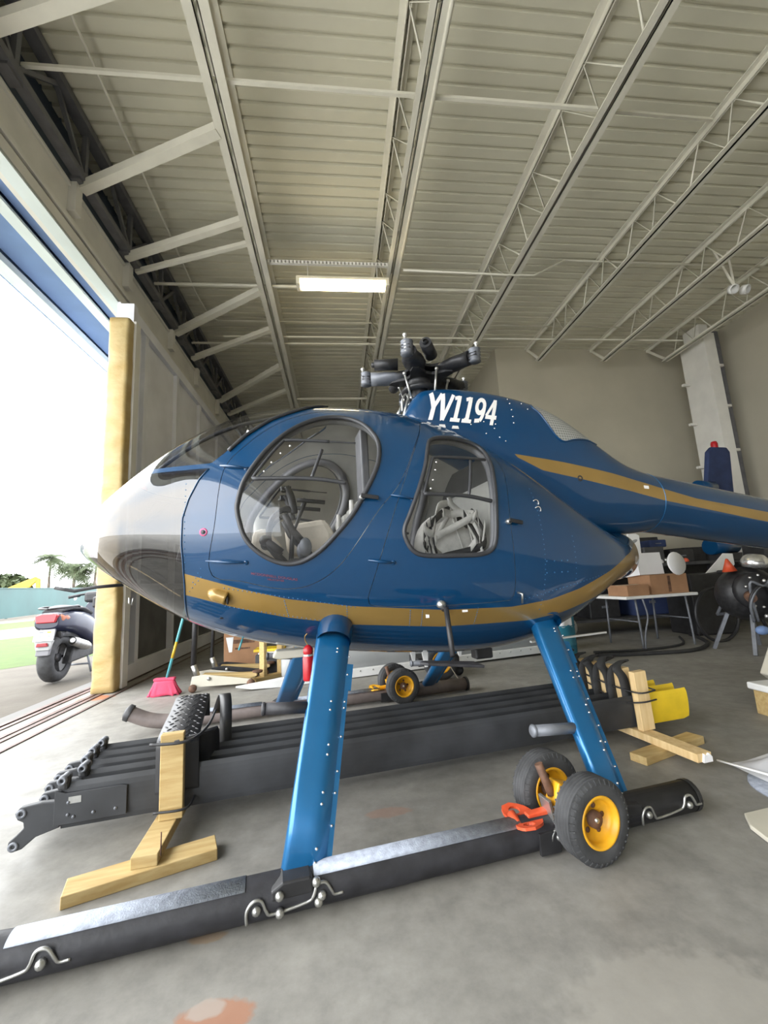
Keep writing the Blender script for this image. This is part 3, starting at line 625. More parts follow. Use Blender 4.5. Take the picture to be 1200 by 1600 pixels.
# lower nose ridge trim
for nm, side, wpatch, bpatch, DP, WP in doors:
    b = MB(); sp, nsp = bpatch.split(f_stripe); sp.into(b, 1, .014); nsp.into(b, 0, .014)
    near = side < 0
    dname = nm+'_door'
    dob = b.build(dname, ['blue', 'gold', 'cabin'], heli)
    g = MB(); wpatch.into(g); g.build('door_window', 'glass', dob)
    step = 1
    seal([pp(a, z, .002, side) for a, z in WP[::step]], .0115, 'window_seal', dob)
    seal([pp(a, z, -.03, side) for a, z in [((x-WP[:, 0].mean())*1.09+WP[:, 0].mean(), (y-WP[:, 1].mean())*1.07+WP[:, 1].mean()) for x, y in WP]], .028, 'inner_frame', dob, 'plastic_grey')
    # sliding vent panel
    if nm == 'front': out = [(-.467, 1.502), (-.44, 1.545), (-.335, 1.685), (-.29, 1.705), (-.10, 1.694)]; bar_ = [(-.467, 1.502), (-.196, 1.492), (-.036, 1.466)]; post = [(-.139, 1.645), (-.196, 1.499)]; top = [(-.10, 1.694), (.03, 1.685)]; dots = [(-.412, 1.535), (-.378, 1.58), (-.335, 1.628), (-.29, 1.668)]
    else: out = [(.336, 1.405), (.405, 1.575), (.435, 1.605), (.52, 1.61), (.742, 1.612)]; bar_ = [(.336, 1.405), (.555, 1.393), (.70, 1.366)]; post = [(.637, 1.597), (.575, 1.395)]; top = None; dots = [(.375, 1.43), (.393, 1.475), (.415, 1.53), (.43, 1.575)]
    fr_ = MB()
    def pl3(L, k=8): return [pp(p.x, p.y, .004, side) for p in catmull([(a, c, 0) for a, c in L], k)]
    fr_.tube(pl3(out), .008, n=6); fr_.tube(pl3(bar_), .0105, n=6); fr_.tube(pl3(post), .008, n=6)
    if top: fr_.tube(pl3(top), .004, n=6)
    fr_.build('vent_frame', 'rubber', dob)
    if near:
        for a, c in dots:
            k = MB(); nn = pnorm(a, c); k.lathe([(.006, 0), (.005, .004), (.0005, .006)], pp(a, c, .006), nn, n=8); k.build('vent_screw', 'screw', dob)
    # latch handle
    ha, hc = ((.055, 1.393) if nm == 'front' else (.80, 1.258))
    k = MB(); k.lathe([(.014, 0), (.014, .02), (.008, .026)], pp(ha-.022, hc, 0, side), Vector((0, side, 0)), n=10)
    k.build('latch_hub', 'steel', dob)
    k = MB(); k.bar(pp(ha-.03, hc+.004, .028, side), pp(ha+.055, hc-.008, .02, side), .01, .02); k.build('latch_handle', 'black', dob, bevel=.003)
    for (x0, z0), (x1, z1) in ((((-.614, 1.578), (-.495, 1.556)), ((-.674, 1.134), (-.497, 1.115))) if nm == 'front' else (((.171, 1.401), (.279, 1.379)), ((.051, 1.098), (.172, 1.08)))):
        k = MB(); k.tube([pp(x0, z0, .006, side), pp((x0+x1)/2, (z0+z1)/2, .014, side), pp(x1, z1, .006, side)], [.004, .008, .004], n=8); k.lathe([(.012, -.002), (.01, .006), (.001, .008)], pp(x1, z1, 0, side), Vector((0, side, 0)), n=8)
        k.build('hinge', 'blue', dob)
# brow trim under the windshield is part of the blue shell; beacon, pitot tube
MB().tube([(-1.17, .03, 1.055), (-1.30, .03, 1.05), (-1.40, .03, 1.035), (-1.44, .03, 1.045), (-1.49, .03, 1.058)], .009, n=8).build('pitot_tube', 'black', heli)
MB().lathe([(.0295, 0), (.028, .02), (.015, .035), (.001, .04)], (-1.14, .20, 1.615), (0, 0, 1), n=14).build('nose_marker_light', 'red', heli)
k = MB(); k.tube([(-1.13, 0, .985), (-1.13, 0, .955), (-1.115, 0, .945), (-1.11, 0, .98)], .004, n=6); k.build('tie_down_ring', 'steel', heli)
# landing light fairing on the stripe
k = MB(); c = pp(-.63, .975, 0); nn = pnorm(-.63, .975); ax = Vector((1, 0, -.28)).normalized(); ax = (ax-nn*ax.dot(nn)).normalized(); ay = nn.cross(ax)
rings = []
for i in range(12):
    u = i/11; r = .034*math.sin(min(1, u*2.0+.02)*PI/2)**.55; x = -.05+.095*u
    rings.append([c+ax*x+ay*(r*math.cos(a))+nn*(.034*math.sin(min(1, u*2.2+.02)*PI/2)**.7*max(-.3, math.sin(a))) for a in [2*PI*q/18 for q in range(18)]])
k.loft(rings); k.build('light_fairing', 'gold', heli)
MB().sphere(c+ax*.052+nn*.012, .022, sc=(.3, 1, 1)).build('fairing_lens', 'black', heli)
# pink placard, small lettering, panel bits
k = MB(); c = pp(-.685, 1.263, 0); nn = pnorm(-.685, 1.263); k.lathe([(.019, -.001), (.019, .0015), (.012, .002)], c, nn, n=18); k.build('round_placard', 'pinklabel', heli)
k = MB(); k.lathe([(.0085, .0015), (.008, .003), (.0005, .0035)], c, nn, n=12); k.build('placard_centre', 'black', heli)
for (a, z, w_, h_) in ((.36, .815, .018, .018), (.55, .827, .03, .010)):
    c = pp(a, z, 0.002); k = MB(); k.prism([(-w_/2, -h_/2), (w_/2, -h_/2), (w_/2, h_/2), (-w_/2, h_/2)], c, (1, 0, 0), (0, 0, 1), pnorm(a, z), -.001, .002); k.build('small_placard', 'letter', heli)
def text_mesh(body_, bold=0.0):
    cu = bpy.data.curves.new('lettering_curve', 'FONT'); cu.body = body_; cu.offset = bold; cu.extrude = 0.01
    ob = bpy.data.objects.new('lettering_curve', cu); COL.objects.link(ob)
    dg = bpy.context.evaluated_depsgraph_get(); me = bpy.data.meshes.new_from_object(ob.evaluated_get(dg))
    V2 = [tuple(v.co) for v in me.vertices]; F2 = [tuple(p.vertices) for p in me.polygons]
    bpy.data.objects.remove(ob); bpy.data.curves.remove(cu); bpy.data.meshes.remove(me); return V2, F2
def pod_text(txt, s0_, s1_, zf, h_, m, name, par):
    V2, F2 = text_mesh(txt, .01); xs = [v[0] for v in V2]; ys = [v[1] for v in V2]; a0, a1, b0, b1 = min(xs), max(xs), min(ys), max(ys); k = MB(); o_ = []
    for v in V2:
        u = (v[0]-a0)/(a1-a0); q = (v[1]-b0)/(b1-b0); s_ = s0_+(s1_-s0_)*u; z_ = zf(u)+q*h_; o_.append(tuple(pp(s_, z_, .0008+.0012*(v[2] > 0))))
    k.add(o_, F2, 0); return k.build(name, m, par)
# static port by the rear of the door
k = MB(); k.tube([pp(.83, .90, 0), pp(.835, .905, .03), pp(.845, .86, .03)], .006, n=6); k.build('drain_valve', 'steel', heli)
for q, (a, z) in enumerate(((1.0, 1.37), (1.0, 1.33))):
    k = MB(); k.tube(catmull([pp(a-.02, z+.005, .0), pp(a-.005, z+.010, .008), pp(a+.008, z, .008), pp(a+.012, z-.014, 0)], 4), .0032, n=6); k.build('grab_loop', 'screw', heli)

pod_text('MCDONNELL DOUGLAS', -.477, -.271, lambda u: 1.060-.040*u, .011, 'darkred', 'door_lettering', heli)
pod_text('HELICOPTER', -.405, -.33, lambda u: 1.031-.012*u, .008, 'darkred', 'door_lettering_below', heli)
# ---- engine fairing and tail boom
FA = [(.45, 2.04, 1.93, .12, 3.0), (.50, 2.13, 1.925, .165, 3.2), (.54, 2.19, 1.92, .185, 3.4), (.63, 2.235, 1.89, .205, 3.6), (.97, 2.242, 1.72, .235, 3.6), (1.28, 2.205, 1.50, .255, 3.2), (1.47, 2.155, 1.38, .26, 3.0), (1.63, 2.085, 1.265, .26, 2.8), (1.9, 1.915, 1.235, .25, 2.4), (2.12, 1.785, 1.235, .236, 2.15), (2.35, 1.705, 1.25, .227, 2.0)]
fa = np.array(FA)
def fprof(s): return [np.interp(s, fa[:, 0], fa[:, k]) for k in (1, 2, 3, 4)]
_fs = [nspl(fa[:, 0], fa[:, k]) for k in (1, 2, 3, 4)]
def fsp(k, s):
    x, y, m = fa[:, 0], fa[:, k+1], _fs[k]; s = np.asarray(s, float); i = np.clip(np.searchsorted(x, s)-1, 0, len(x)-2); h = x[i+1]-x[i]; a = (x[i+1]-s)/h; b = (s-x[i])/h
    return a*y[i]+b*y[i+1]+((a**3-a)*m[i]+(b**3-b)*m[i+1])*h*h/6
def fairP(s, a):
    zt, zb, w_, nx = [fsp(k, s) for k in range(4)]; zm = (zt+zb)/2; e = 2/nx; ca, sa = np.cos(a), np.sin(a)
    return np.stack([np.asarray(s, float)+0*a, w_*np.sign(ca)*np.abs(ca)**e, zm+(zt-zb)/2*np.sign(sa)*np.abs(sa)**e], -1)
def fairt(s, z):
    zt, zb, w_, nx = [float(fsp(k, s)) for k in range(4)]; zm = (zt+zb)/2
    return w_*max(0, 1-(abs(z-zm)/((zt-zb)/2))**nx)**(1/nx)
NS, NA = 76, 72
ss = np.linspace(.45, 2.35, NS+1); aa = -PI/2+2*PI*np.arange(NA+1)/NA
Patch.zc = staticmethod(lambda x: 1.75-.12*(x-1)*2) if False else 1.6
fp = Patch(fairP, [(a, b) for a in ss for b in aa], [[i*(NA+1)+j, (i+1)*(NA+1)+j, (i+1)*(NA+1)+j+1, i*(NA+1)+j+1] for i in range(NS) for j in range(NA)])
GR = smooth_poly([(1.35, 2.13), (1.385, 2.06), (1.44, 1.95), (1.48, 1.885), (1.535, 1.855), (1.63, 1.875), (1.75, 1.885), (1.88, 1.88), (1.86, 2.08), (1.66, 2.2), (1.48, 2.26)], 4)
def f_gr(P): return inpoly(GR, P[:, 0], P[:, 2])
us_x = np.array([.9, 1.12, 1.51, 1.913, 2.195, 2.637, 3.289, 5.5]); us_u = np.array([1.80, 1.769, 1.709, 1.638, 1.579, 1.466, 1.364, 1.05]); us_lx = np.array([.9, 1.12, 1.345, 1.498, 1.869, 2.036, 2.322, 2.623, 3.269, 5.5]); us_l = np.array([1.80, 1.769, 1.655, 1.622, 1.548, 1.517, 1.455, 1.403, 1.29, .98])
def f_up(P): return np.where(P[:, 0] > 1.0, np.minimum(np.interp(P[:, 0], us_x, us_u)-P[:, 2], P[:, 2]-np.interp(P[:, 0], us_lx, us_l)), -1)
gr, fp = fp.split(f_gr); up_, nup = fp.split(f_up)
fb = MB(); up_.into(fb, 1); nup.into(fb, 0); fb.add([tuple(x) for x in fairP(np.full(NA, .45), aa[:-1])], [tuple(range(NA))], 0); fb.n += [(-1, 0, 0)]*NA
fair = fb.build('engine_fairing', ['blue', 'gold'], heli)
gb = MB(); gr.into(gb, 0); go = gb.build('intake_screen', 'screen', fair)
seal([Vector((a, -fairt(a, min(z, float(fsp(0, a))-.004))-.002, min(z, float(fsp(0, a))-.004))) for a, z in GR if z < 2.14 and a < 1.9 and z < float(fsp(0, a))-.005], .006, 'screen_rim', fair, 'blue', closed=False)
k = MB()
for (px, pz) in [(1.20, 2.16), (1.20, 2.12), (1.20, 2.07), (1.20, 2.02), (1.20, 1.975), (.86, 2.0), (.90, 1.96), (.99, 1.98), (1.07, 1.965), (1.06, 1.935), (1.0, 1.90), (1.09, 1.875), (1.13, 1.85), (1.30, 2.13), (1.33, 2.085)]:
    k.lathe([(.0055, -.002), (.0045, .002), (.0005, .003)], (px-.03, -fairt(px-.03, pz), pz), (0, -1, 0), n=8)
k.build('fairing_screws', 'screw', fair)
k = MB(); k.lathe([(.021, -.01), (.021, .001), (.015, .002), (.001, -.004)], (1.62, -fairt(1.62, 1.60), 1.60), (0, -1, 0), n=16); k.build('fuel_cap', 'black', fair)
k = MB(); z0 = 1.60; k.prism([(-.02, -.011), (.02, -.014), (.02, .008), (-.02, .011)], (2.19, -fairt(2.19, 1.548)-.001, 1.548), (1, 0, 0), (0, 0, 1), (0, -1, 0), 0, .003); k.build('boom_placard', 'letter', fair)
# registration, drawn stroke by stroke
def stroke(k, pts, wid, put):
    P_ = [Vector((p[0], p[1])) for p in pts]
    L, R_ = [], []
    for i, p in enumerate(P_):
        a_ = P_[max(0, i-1)]; b_ = P_[min(len(P_)-1, i+1)]; d_ = (b_-a_).normalized(); n_ = Vector((-d_.y, d_.x))
        L.append(p+n_*wid/2); R_.append(p-n_*wid/2)
    vs = [put(q, .004) for q in L]+[put(q, .004) for q in R_]; n = len(L)
    k.add(vs, [(i, i+1, n+i+1, n+i) for i in range(n-1)], 0)
def seg(a_, b_, n=5): return [(a_[0]+(b_[0]-a_[0])*i/n, a_[1]+(b_[1]-a_[1])*i/n) for i in range(n+1)]
def arc(cx, cy, rx, ry, a0, a1, n=18): return [(cx+rx*math.cos(math.radians(a0+(a1-a0)*i/n)), cy+ry*math.sin(math.radians(a0+(a1-a0)*i/n))) for i in range(n+1)]
GLY = {'Y': [(seg((.02, 1), (.32, .46)), .2), (seg((.62, 1), (.32, .46)), .17), (seg((.32, .5), (.32, 0)), .21)],
       'V': [(seg((.03, 1), (.31, .02)), .21), (seg((.62, 1), (.31, .02)), .17)],
       '1': [(seg((.32, .98), (.32, .05)), .2), (seg((.08, .86), (.32, .93), 3), .14), (seg((.06, .06), (.58, .06)), .13)],
       '9': [(arc(.31, .67, .215, .26, -200, 170), .17), (arc(.28, .52, .25, .45, 25, -60), .16), (seg((.40, .13), (.12, .10), 3), .14)],
       '4': [(seg((.44, 1), (.44, 0)), .18), (seg((.42, .96), (.05, .33)), .13), (seg((.02, .29), (.64, .29)), .14)]}
k = MB(); xpos = 0; adv = {'Y': .62, 'V': .66, '1': .63, '9': .66, '4': .66}; tot = sum(adv[c] for c in 'YV1194')
for ch in 'YV1194':
    for pts, wd_ in GLY[ch]:
        def put(q, off):
            u = (xpos+q[0])/tot; s_ = .562+.47*u+q[1]*.058; z_ = 1.993-.040*u+q[1]*.182
            return (s_, -fairt(s_, z_)-off, z_)
        stroke(k, pts, wd_*1.06, put)
    xpos += adv[ch]
k.build('registration_letters', 'letter', fair)
# tops of a second, mostly hidden lettering row
k = MB()
for s_, w_ in ((.60, .035), (.675, .05), (.76, .05)):
    k.prism([(-w_/2, -.02), (w_/2, -.02), (w_/2*.8, .0), (-w_/2*.7, .0)], (s_, -fairt(s_, 1.965)-.002, 1.968-(s_-.6)*.12), (1, 0, 0), (0, 0, 1), (0, -1, 0), 0, .002)
k.build('lower_lettering', 'letter', fair)
# boom
def boomP(s, a):
    s = np.asarray(s, float); r = np.interp(s, [2.3, 3.7, 5.3], [.227, .205, .12]); zc = 1.4775-.152*(s-2.35)
    return np.stack([s+0*a, r*np.cos(a), zc+r*np.sin(a)], -1)
Patch.zc = lambda x: 1.4775-.152*(x-2.35)
Patch.zc = staticmethod(Patch.zc)
ss = np.linspace(2.35, 5.3, 41); bp_ = Patch(boomP, [(a, b) for a in ss for b in aa], [[i*(NA+1)+j, (i+1)*(NA+1)+j, (i+1)*(NA+1)+j+1, i*(NA+1)+j+1] for i in range(40) for j in range(NA)])
up_, nup = bp_.split(f_up); bb = MB(); up_.into(bb, 1); nup.into(bb, 0); bb.add([tuple(x) for x in boomP(np.full(NA, 5.3), aa[:-1])], [tuple(range(NA))], 0); bb.n += [(1, 0, 0)]*NA
boom = bb.build('tail_boom', ['blue', 'gold'], heli)
k = MB(); P_ = boomP(np.full(48, 2.352), 2*PI*np.arange(48)/48); k.tube([Vector((2.352-(p[2]-1.45)*.0, p[1]*1.004, 1.4775+(p[2]-1.4775)*1.004)) for p in P_], .003, n=6, closed=True); k.build('boom_joint_ring', 'blue_strut', boom)
for sg in (-1, 1):
    k = MB(); k.prism([(0, 0), (.22, .1), (.42, .62), (.22, .62)] if sg > 0 else [(0, 0), (.22, -.1), (.3, -.4), (.16, -.4)], (5.0, 0, 1.1), (1, 0, 0), (0, 0, 1), (0, 1, 0), -.02, .02); k.build('tail_fin_blade', 'blue', boom, bevel=.01)

# ---- cabin interior
def inner_slab(name, z0, z1, s0, s1, m, off=.03, par=None):
    q = np.linspace(s0, s1, 24); w_ = [max(.01, min(float(tsurf(x, z0)), float(tsurf(x, z1)))-off) for x in q]
    poly = [(x, -v) for x, v in zip(q, w_)]+[(x, v) for x, v in zip(q[::-1], w_[::-1])]
    k = MB(); k.prism(poly, (0, 0, 0), (1, 0, 0), (0, 1, 0), (0, 0, 1), z0, z1); return k.build(name, m, par or heli)
def inner_wall(name, s_, th, z0, m, off=.03, zmax=9):
    zt, zb, w_ = [float(x) for x in prof_s(s_+th/2)]; zs = np.linspace(z0, min(zt-.06, zmax), 24); v = [max(.01, float(tsurf(s_, z))-off) for z in zs]; v2 = [max(.01, float(tsurf(s_+th, z))-off) for z in zs]; v = [min(a, c) for a, c in zip(v, v2)]
    poly = [(a, z) for a, z in zip(v, zs)]+[(-a, z) for a, z in zip(v[::-1], zs[::-1])]
    k = MB(); k.prism(poly, (s_, 0, 0), (0, 1, 0), (0, 0, 1), (1, 0, 0), 0, th); return k.build(name, m, heli)
inner_slab('cabin_floor', .80, .83, -.66, 1.0, 'cabin_dark')
inner_wall('bulkhead', .17, .03, .82, 'cabin', zmax=1.16)
inner_wall('rear_bulkhead', .93, .03, .82, 'cabin_dark')
MB().b2(.165, .215, -.09, .09, 1.1, 1.96).build('centre_tunnel', 'plastic_grey', heli, bevel=.01)
for q, tt in enumerate((-.24, .24)):
    se = MB(); se.b2(-.36, .16, tt-.19, tt+.19, .86, 1.00); so_ = se.build('front_seat', 'cabin_dark', heli, bevel=.03)
    MB().b2(-.34, .12, tt-.19, tt+.19, 1.0, 1.075).build('seat_cushion', 'cream', so_, bevel=.03)
    R = Matrix.Rotation(-.18, 3, 'Y'); MB().box((.12, tt, 1.24), (.07, .38, .40), R).build('seat_back', 'cabin', so_, bevel=.03)
    MB().tube(catmull([(.04, tt-.12, 1.44), (.03, tt-.115, 1.3), (-.03, tt-.1, 1.1), (-.1, tt+.05, 1.09)], 6), .014, n=4).build('seat_belt', 'strap_white', so_)
    k = MB(); k.tube(catmull([(-.62, tt-.1, .86), (-.66, tt-.1, .99), (-.70, tt-.1, 1.05)], 4), .012, n=6); k.box((-.71, tt-.1, 1.06), (.02, .09, .12)); k.tube(catmull([(-.62, tt+.08, .86), (-.66, tt+.08, .99), (-.70, tt+.08, 1.05)], 4), .012, n=6); k.box((-.71, tt+.08, 1.06), (.02, .09, .12)); k.build('pedals', 'black', heli)
k = MB(); k.b2(-.80, -.66, -.10, .20, .90, 1.16); pan = k.build('instrument_pedestal', 'cabin_dark', heli, bevel=.02)
k = MB(); R = Matrix.Rotation(.25, 3, 'Y'); k.box((-.80, .10, 1.29), (.10, .46, .30), R); k.build('instrument_panel', 'black', pan, bevel=.02)
for i in range(3):
    for j in range(2): MB().lathe([(.045, 0), (.045, .012), (.04, .012), (.001, .008)], (-.745+.02*(1-j), -.05+i*.15, 1.235+j*.115), (1, 0, -.25), n=18).build('gauge', 'hub_grey', pan)
# dual cyclic sticks with grips and their linkage
for tt, m_ in ((-.12, 1.0), (.14, .97)):
    k = MB(); k.tube(catmull([(-.22, tt, 1.0), (-.30, tt, 1.12), (-.385, tt, 1.22), (-.40, tt, 1.31), (-.375, tt, 1.39), (-.305, tt, 1.44), (-.275, tt, 1.43)], 6), .016, n=10); st_ = k.build('cyclic_stick', 'black', heli)
    k = MB(); k.tube(catmull([(-.255, tt, 1.41), (-.262, tt, 1.46), (-.275, tt, 1.52), (-.30, tt, 1.57)], 5), .022, n=10); k.box((-.30, tt, 1.555), (.06, .035, .035)); k.box((-.29, tt, 1.43), (.07, .03, .025)); k.build('stick_grip', 'black', st_, bevel=.006)
    k = MB(); k.tube([(-.31, tt-.03, 1.40), (-.27, tt-.03, 1.31), (-.21, tt-.02, 1.24), (-.17, tt, 1.16)], .020, n=10); k.build('stick_linkage', 'black', st_)
    k = MB(); k.cyl((-.41, tt-.02, 1.25), (-.33, tt-.02, 1.185), .022, n=12); k.sphere((-.42, tt-.02, 1.255), .032, n=12, m=8, sc=(1, .7, 1)); k.build('collective_head', 'black', st_)
    k = MB(); k.sphere((-.20, tt-.05, 1.21), .045, n=12, m=8, sc=(.8, .6, 1.2)); k.build('throttle_knob', 'hub_grey', st_)
    k = MB(); k.tube([(-.185, tt+.05, 1.49), (-.26, tt+.05, 1.31), (-.28, tt+.05, 1.05)], .010, n=8); k.tube([(-.235, tt+.05, 1.50), (-.07, tt+.05, 1.485)], .013, n=8); k.build('guard_rail', 'black', st_)
k = MB(); k.b2(-.30, .10, -.16, .16, .98, 1.15); k.build('control_console', 'cabin_dark', heli, bevel=.02)
def cloth(name, c, L, Wd, tilt, seed):
    random.seed(seed); g = [[Vector((c[0]+L*(i/14-.5), c[1]+Wd*(j/10-.5), c[2]+tilt*(i/14-.5)+.012*math.sin(i*1.1+j*.6)+.01*math.sin(j*1.7)+.006*random.random()-.10*((j/10-.5)*2)**4)) for j in range(11)] for i in range(15)]
    k = MB(); k.add([p for r in g for p in r], [(i*11+j, i*11+j+1, (i+1)*11+j+1, (i+1)*11+j) for i in range(14) for j in range(10)], 0, True); return k.build(name, 'cream', heli, solid=.012)
k = MB(); k.prism([(-.53, 1.16), (-.36, 1.05), (-.32, 1.14), (-.32, 1.26), (-.42, 1.38), (-.50, 1.36)], (0, .22, 0), (1, 0, 0), (0, 0, 1), (0, 1, 0), 0, .12); k.build('map_case_cover', 'cream', heli, bevel=.03)
k = MB(); k.prism([(-.28, 1.20), (.02, 1.18), (.03, 1.34), (-.02, 1.44), (-.30, 1.40)], (0, .26, 0), (1, 0, 0), (0, 0, 1), (0, 1, 0), 0, .16); k.build('seat_cover', 'cream', heli, bevel=.04)
MB().b2(.22, .92, -.5, .5, .82, 1.02).build('rear_seat', 'cabin', heli, bevel=.03)
MB().b2(.84, .92, -.42, .42, 1.0, 1.55).build('rear_seat_back', 'cabin', heli, bevel=.03)

# ---- rotor hub, blades taken off
hub = MB(); hub.lathe([(.06, 2.10), (.06, 2.30), (.085, 2.31), (.085, 2.36), (.06, 2.37), (.055, 2.42)], (.62, 0, 0), (0, 0, 1), n=20); mast = hub.build('rotor_mast', 'hub_dark', heli)
k = MB(); star = []
for i in range(40):
    a = 2*PI*i/40; rr = .13+.11*(.5+.5*math.cos(5*(a-.35)))**2; star.append((rr*math.cos(a), rr*math.sin(a)))
k.prism(star, (.62, 0, 2.365), (1, 0, 0), (0, 1, 0), (0, 0, 1), 0, .022); k.prism(star, (.62, 0, 2.425), (1, 0, 0), (0, 1, 0), (0, 0, 1), 0, .022)
k.lathe([(.07, 0), (.075, .06), (.05, .10), (.03, .13)], (.62, 0, 2.365), (0, 0, 1), n=20); hs = k.build('rotor_hub', 'hub_dark', heli, bevel=.003)
for i in range(5):
    a = .35+2*PI*i/5; d_ = Vector((math.cos(a), math.sin(a), .04)).normalized(); sd = Vector((-math.sin(a), math.cos(a), 0)); c = Vector((.62, 0, 2.405))
    g_ = MB(); rings = []
    for u, w_, h_ in ((.13, .05, .035), (.2, .075, .04), (.27, .07, .045), (.31, .052, .05), (.36, .052, .05)):
        rings.append([c+d_*u+sd*(w_*math.cos(q))+Vector((0, 0, 1))*(h_*math.sin(q)) for q in [2*PI*j/16 for j in range(16)]])
    g_.loft(rings); arm = g_.build('pitch_housing', 'hub_grey' if i == 2 else 'hub_dark', hs)
    g_ = MB(); prof_ = []
    for j in range(9): prof_ += [(.040 if j % 2 == 0 else .027, .0+.009*j)]
    g_.lathe([(.001, 0)]+[(a_, b_*1.25) for a_, b_ in prof_]+[(.001, .095)], c+d_*.395+Vector((0, 0, -.045)), (0.05, 0, 1), n=16); g_.build('spring_stack', 'hub_grey', arm)
    g_ = MB(); g_.cyl(c+d_*.34, c+d_*.42, .034, .03, n=12); g_.build('arm_end', 'hub_dark', arm)
    g_ = MB(); g_.cyl(c+d_*.415+Vector((0, 0, -.04)), c+d_*.415+Vector((0, 0, .085)), .011, n=8); g_.sphere(c+d_*.415+Vector((0, 0, .085)), .015, n=8, m=6); g_.build('blade_pin', 'screw', arm)
    c2 = c+sd*.105+d_*.17+Vector((0, 0, .055)); g_ = MB(); g_.cyl(c2, c2+d_*.16, .042, .038, n=16); g_.lathe([(.02, 0), (.02, .012), (.012, .02)], c2+d_*.16, d_, n=10); g_.build('lead_lag_damper', 'hub_dark', hs)
    e0 = c+d_*.16-sd*.085+Vector((0, 0, -.03)); e1 = Vector((.62, 0, 2.20))+d_*.12-sd*.06; g_ = MB(); g_.cyl(e0, e1, .008, n=8); g_.sphere(e0, .014, n=8, m=6); g_.sphere(e1, .014, n=8, m=6); g_.build('pitch_link', 'steel', hs)
HUBC = Vector((.62, 0, 2.40)); hs.scale = (1.0, 1.0, .92); hs.location = HUBC*0+Vector((.03, 0, HUBC.z*.08-.025))
k = MB(); k.lathe([(.10, 0), (.125, .01), (.125, .03), (.08, .045)], (.62, 0, 2.255), (0, 0, 1), n=24); k.build('swashplate', 'hub_dark', mast)
k = MB(); k.tube(catmull([(.47, -.05, 2.10), (.47, -.06, 2.18), (.50, -.06, 2.22), (.52, -.05, 2.16), (.50, -.03, 2.08)], 5), .007, n=6); k.cyl((.43, .0, 2.06), (.51, 0, 2.2), .012, n=8); k.cyl((.46, -.09, 2.04), (.53, -.05, 2.24), .009, n=8); k.build('control_rods', 'steel', mast)
k = MB(); k.tube(catmull([(.60, .0, 2.53), (.59, .0, 2.56), (.58, 0, 2.575)], 4), .006, n=6); k.tube(catmull([(.64, 0, 2.51), (.69, 0, 2.54), (.70, 0, 2.57), (.68, 0, 2.585)], 4), .006, n=6); k.build('lifting_hooks', 'steel', hs)
g_ = MB(); g_.lathe([(.045 if j % 2 == 0 else .03, .012*j) for j in range(9)]+[(.005, .1)], (.60, 0, 2.44), (-.05, 0, 1), n=16); g_.build('droop_stop_springs', 'steel', hs)
MB().lathe([(.013, 0), (.016, .03), (.01, .055), (.001, .06)], (.97, 0, 2.24), (0, 0, 1), n=10).build('beacon_lens', 'white', fair)
k = MB(); k.box((1.02, 0, 2.25), (.18, .12, .03)); k.build('fairing_hatch', 'black', fair, bevel=.01)

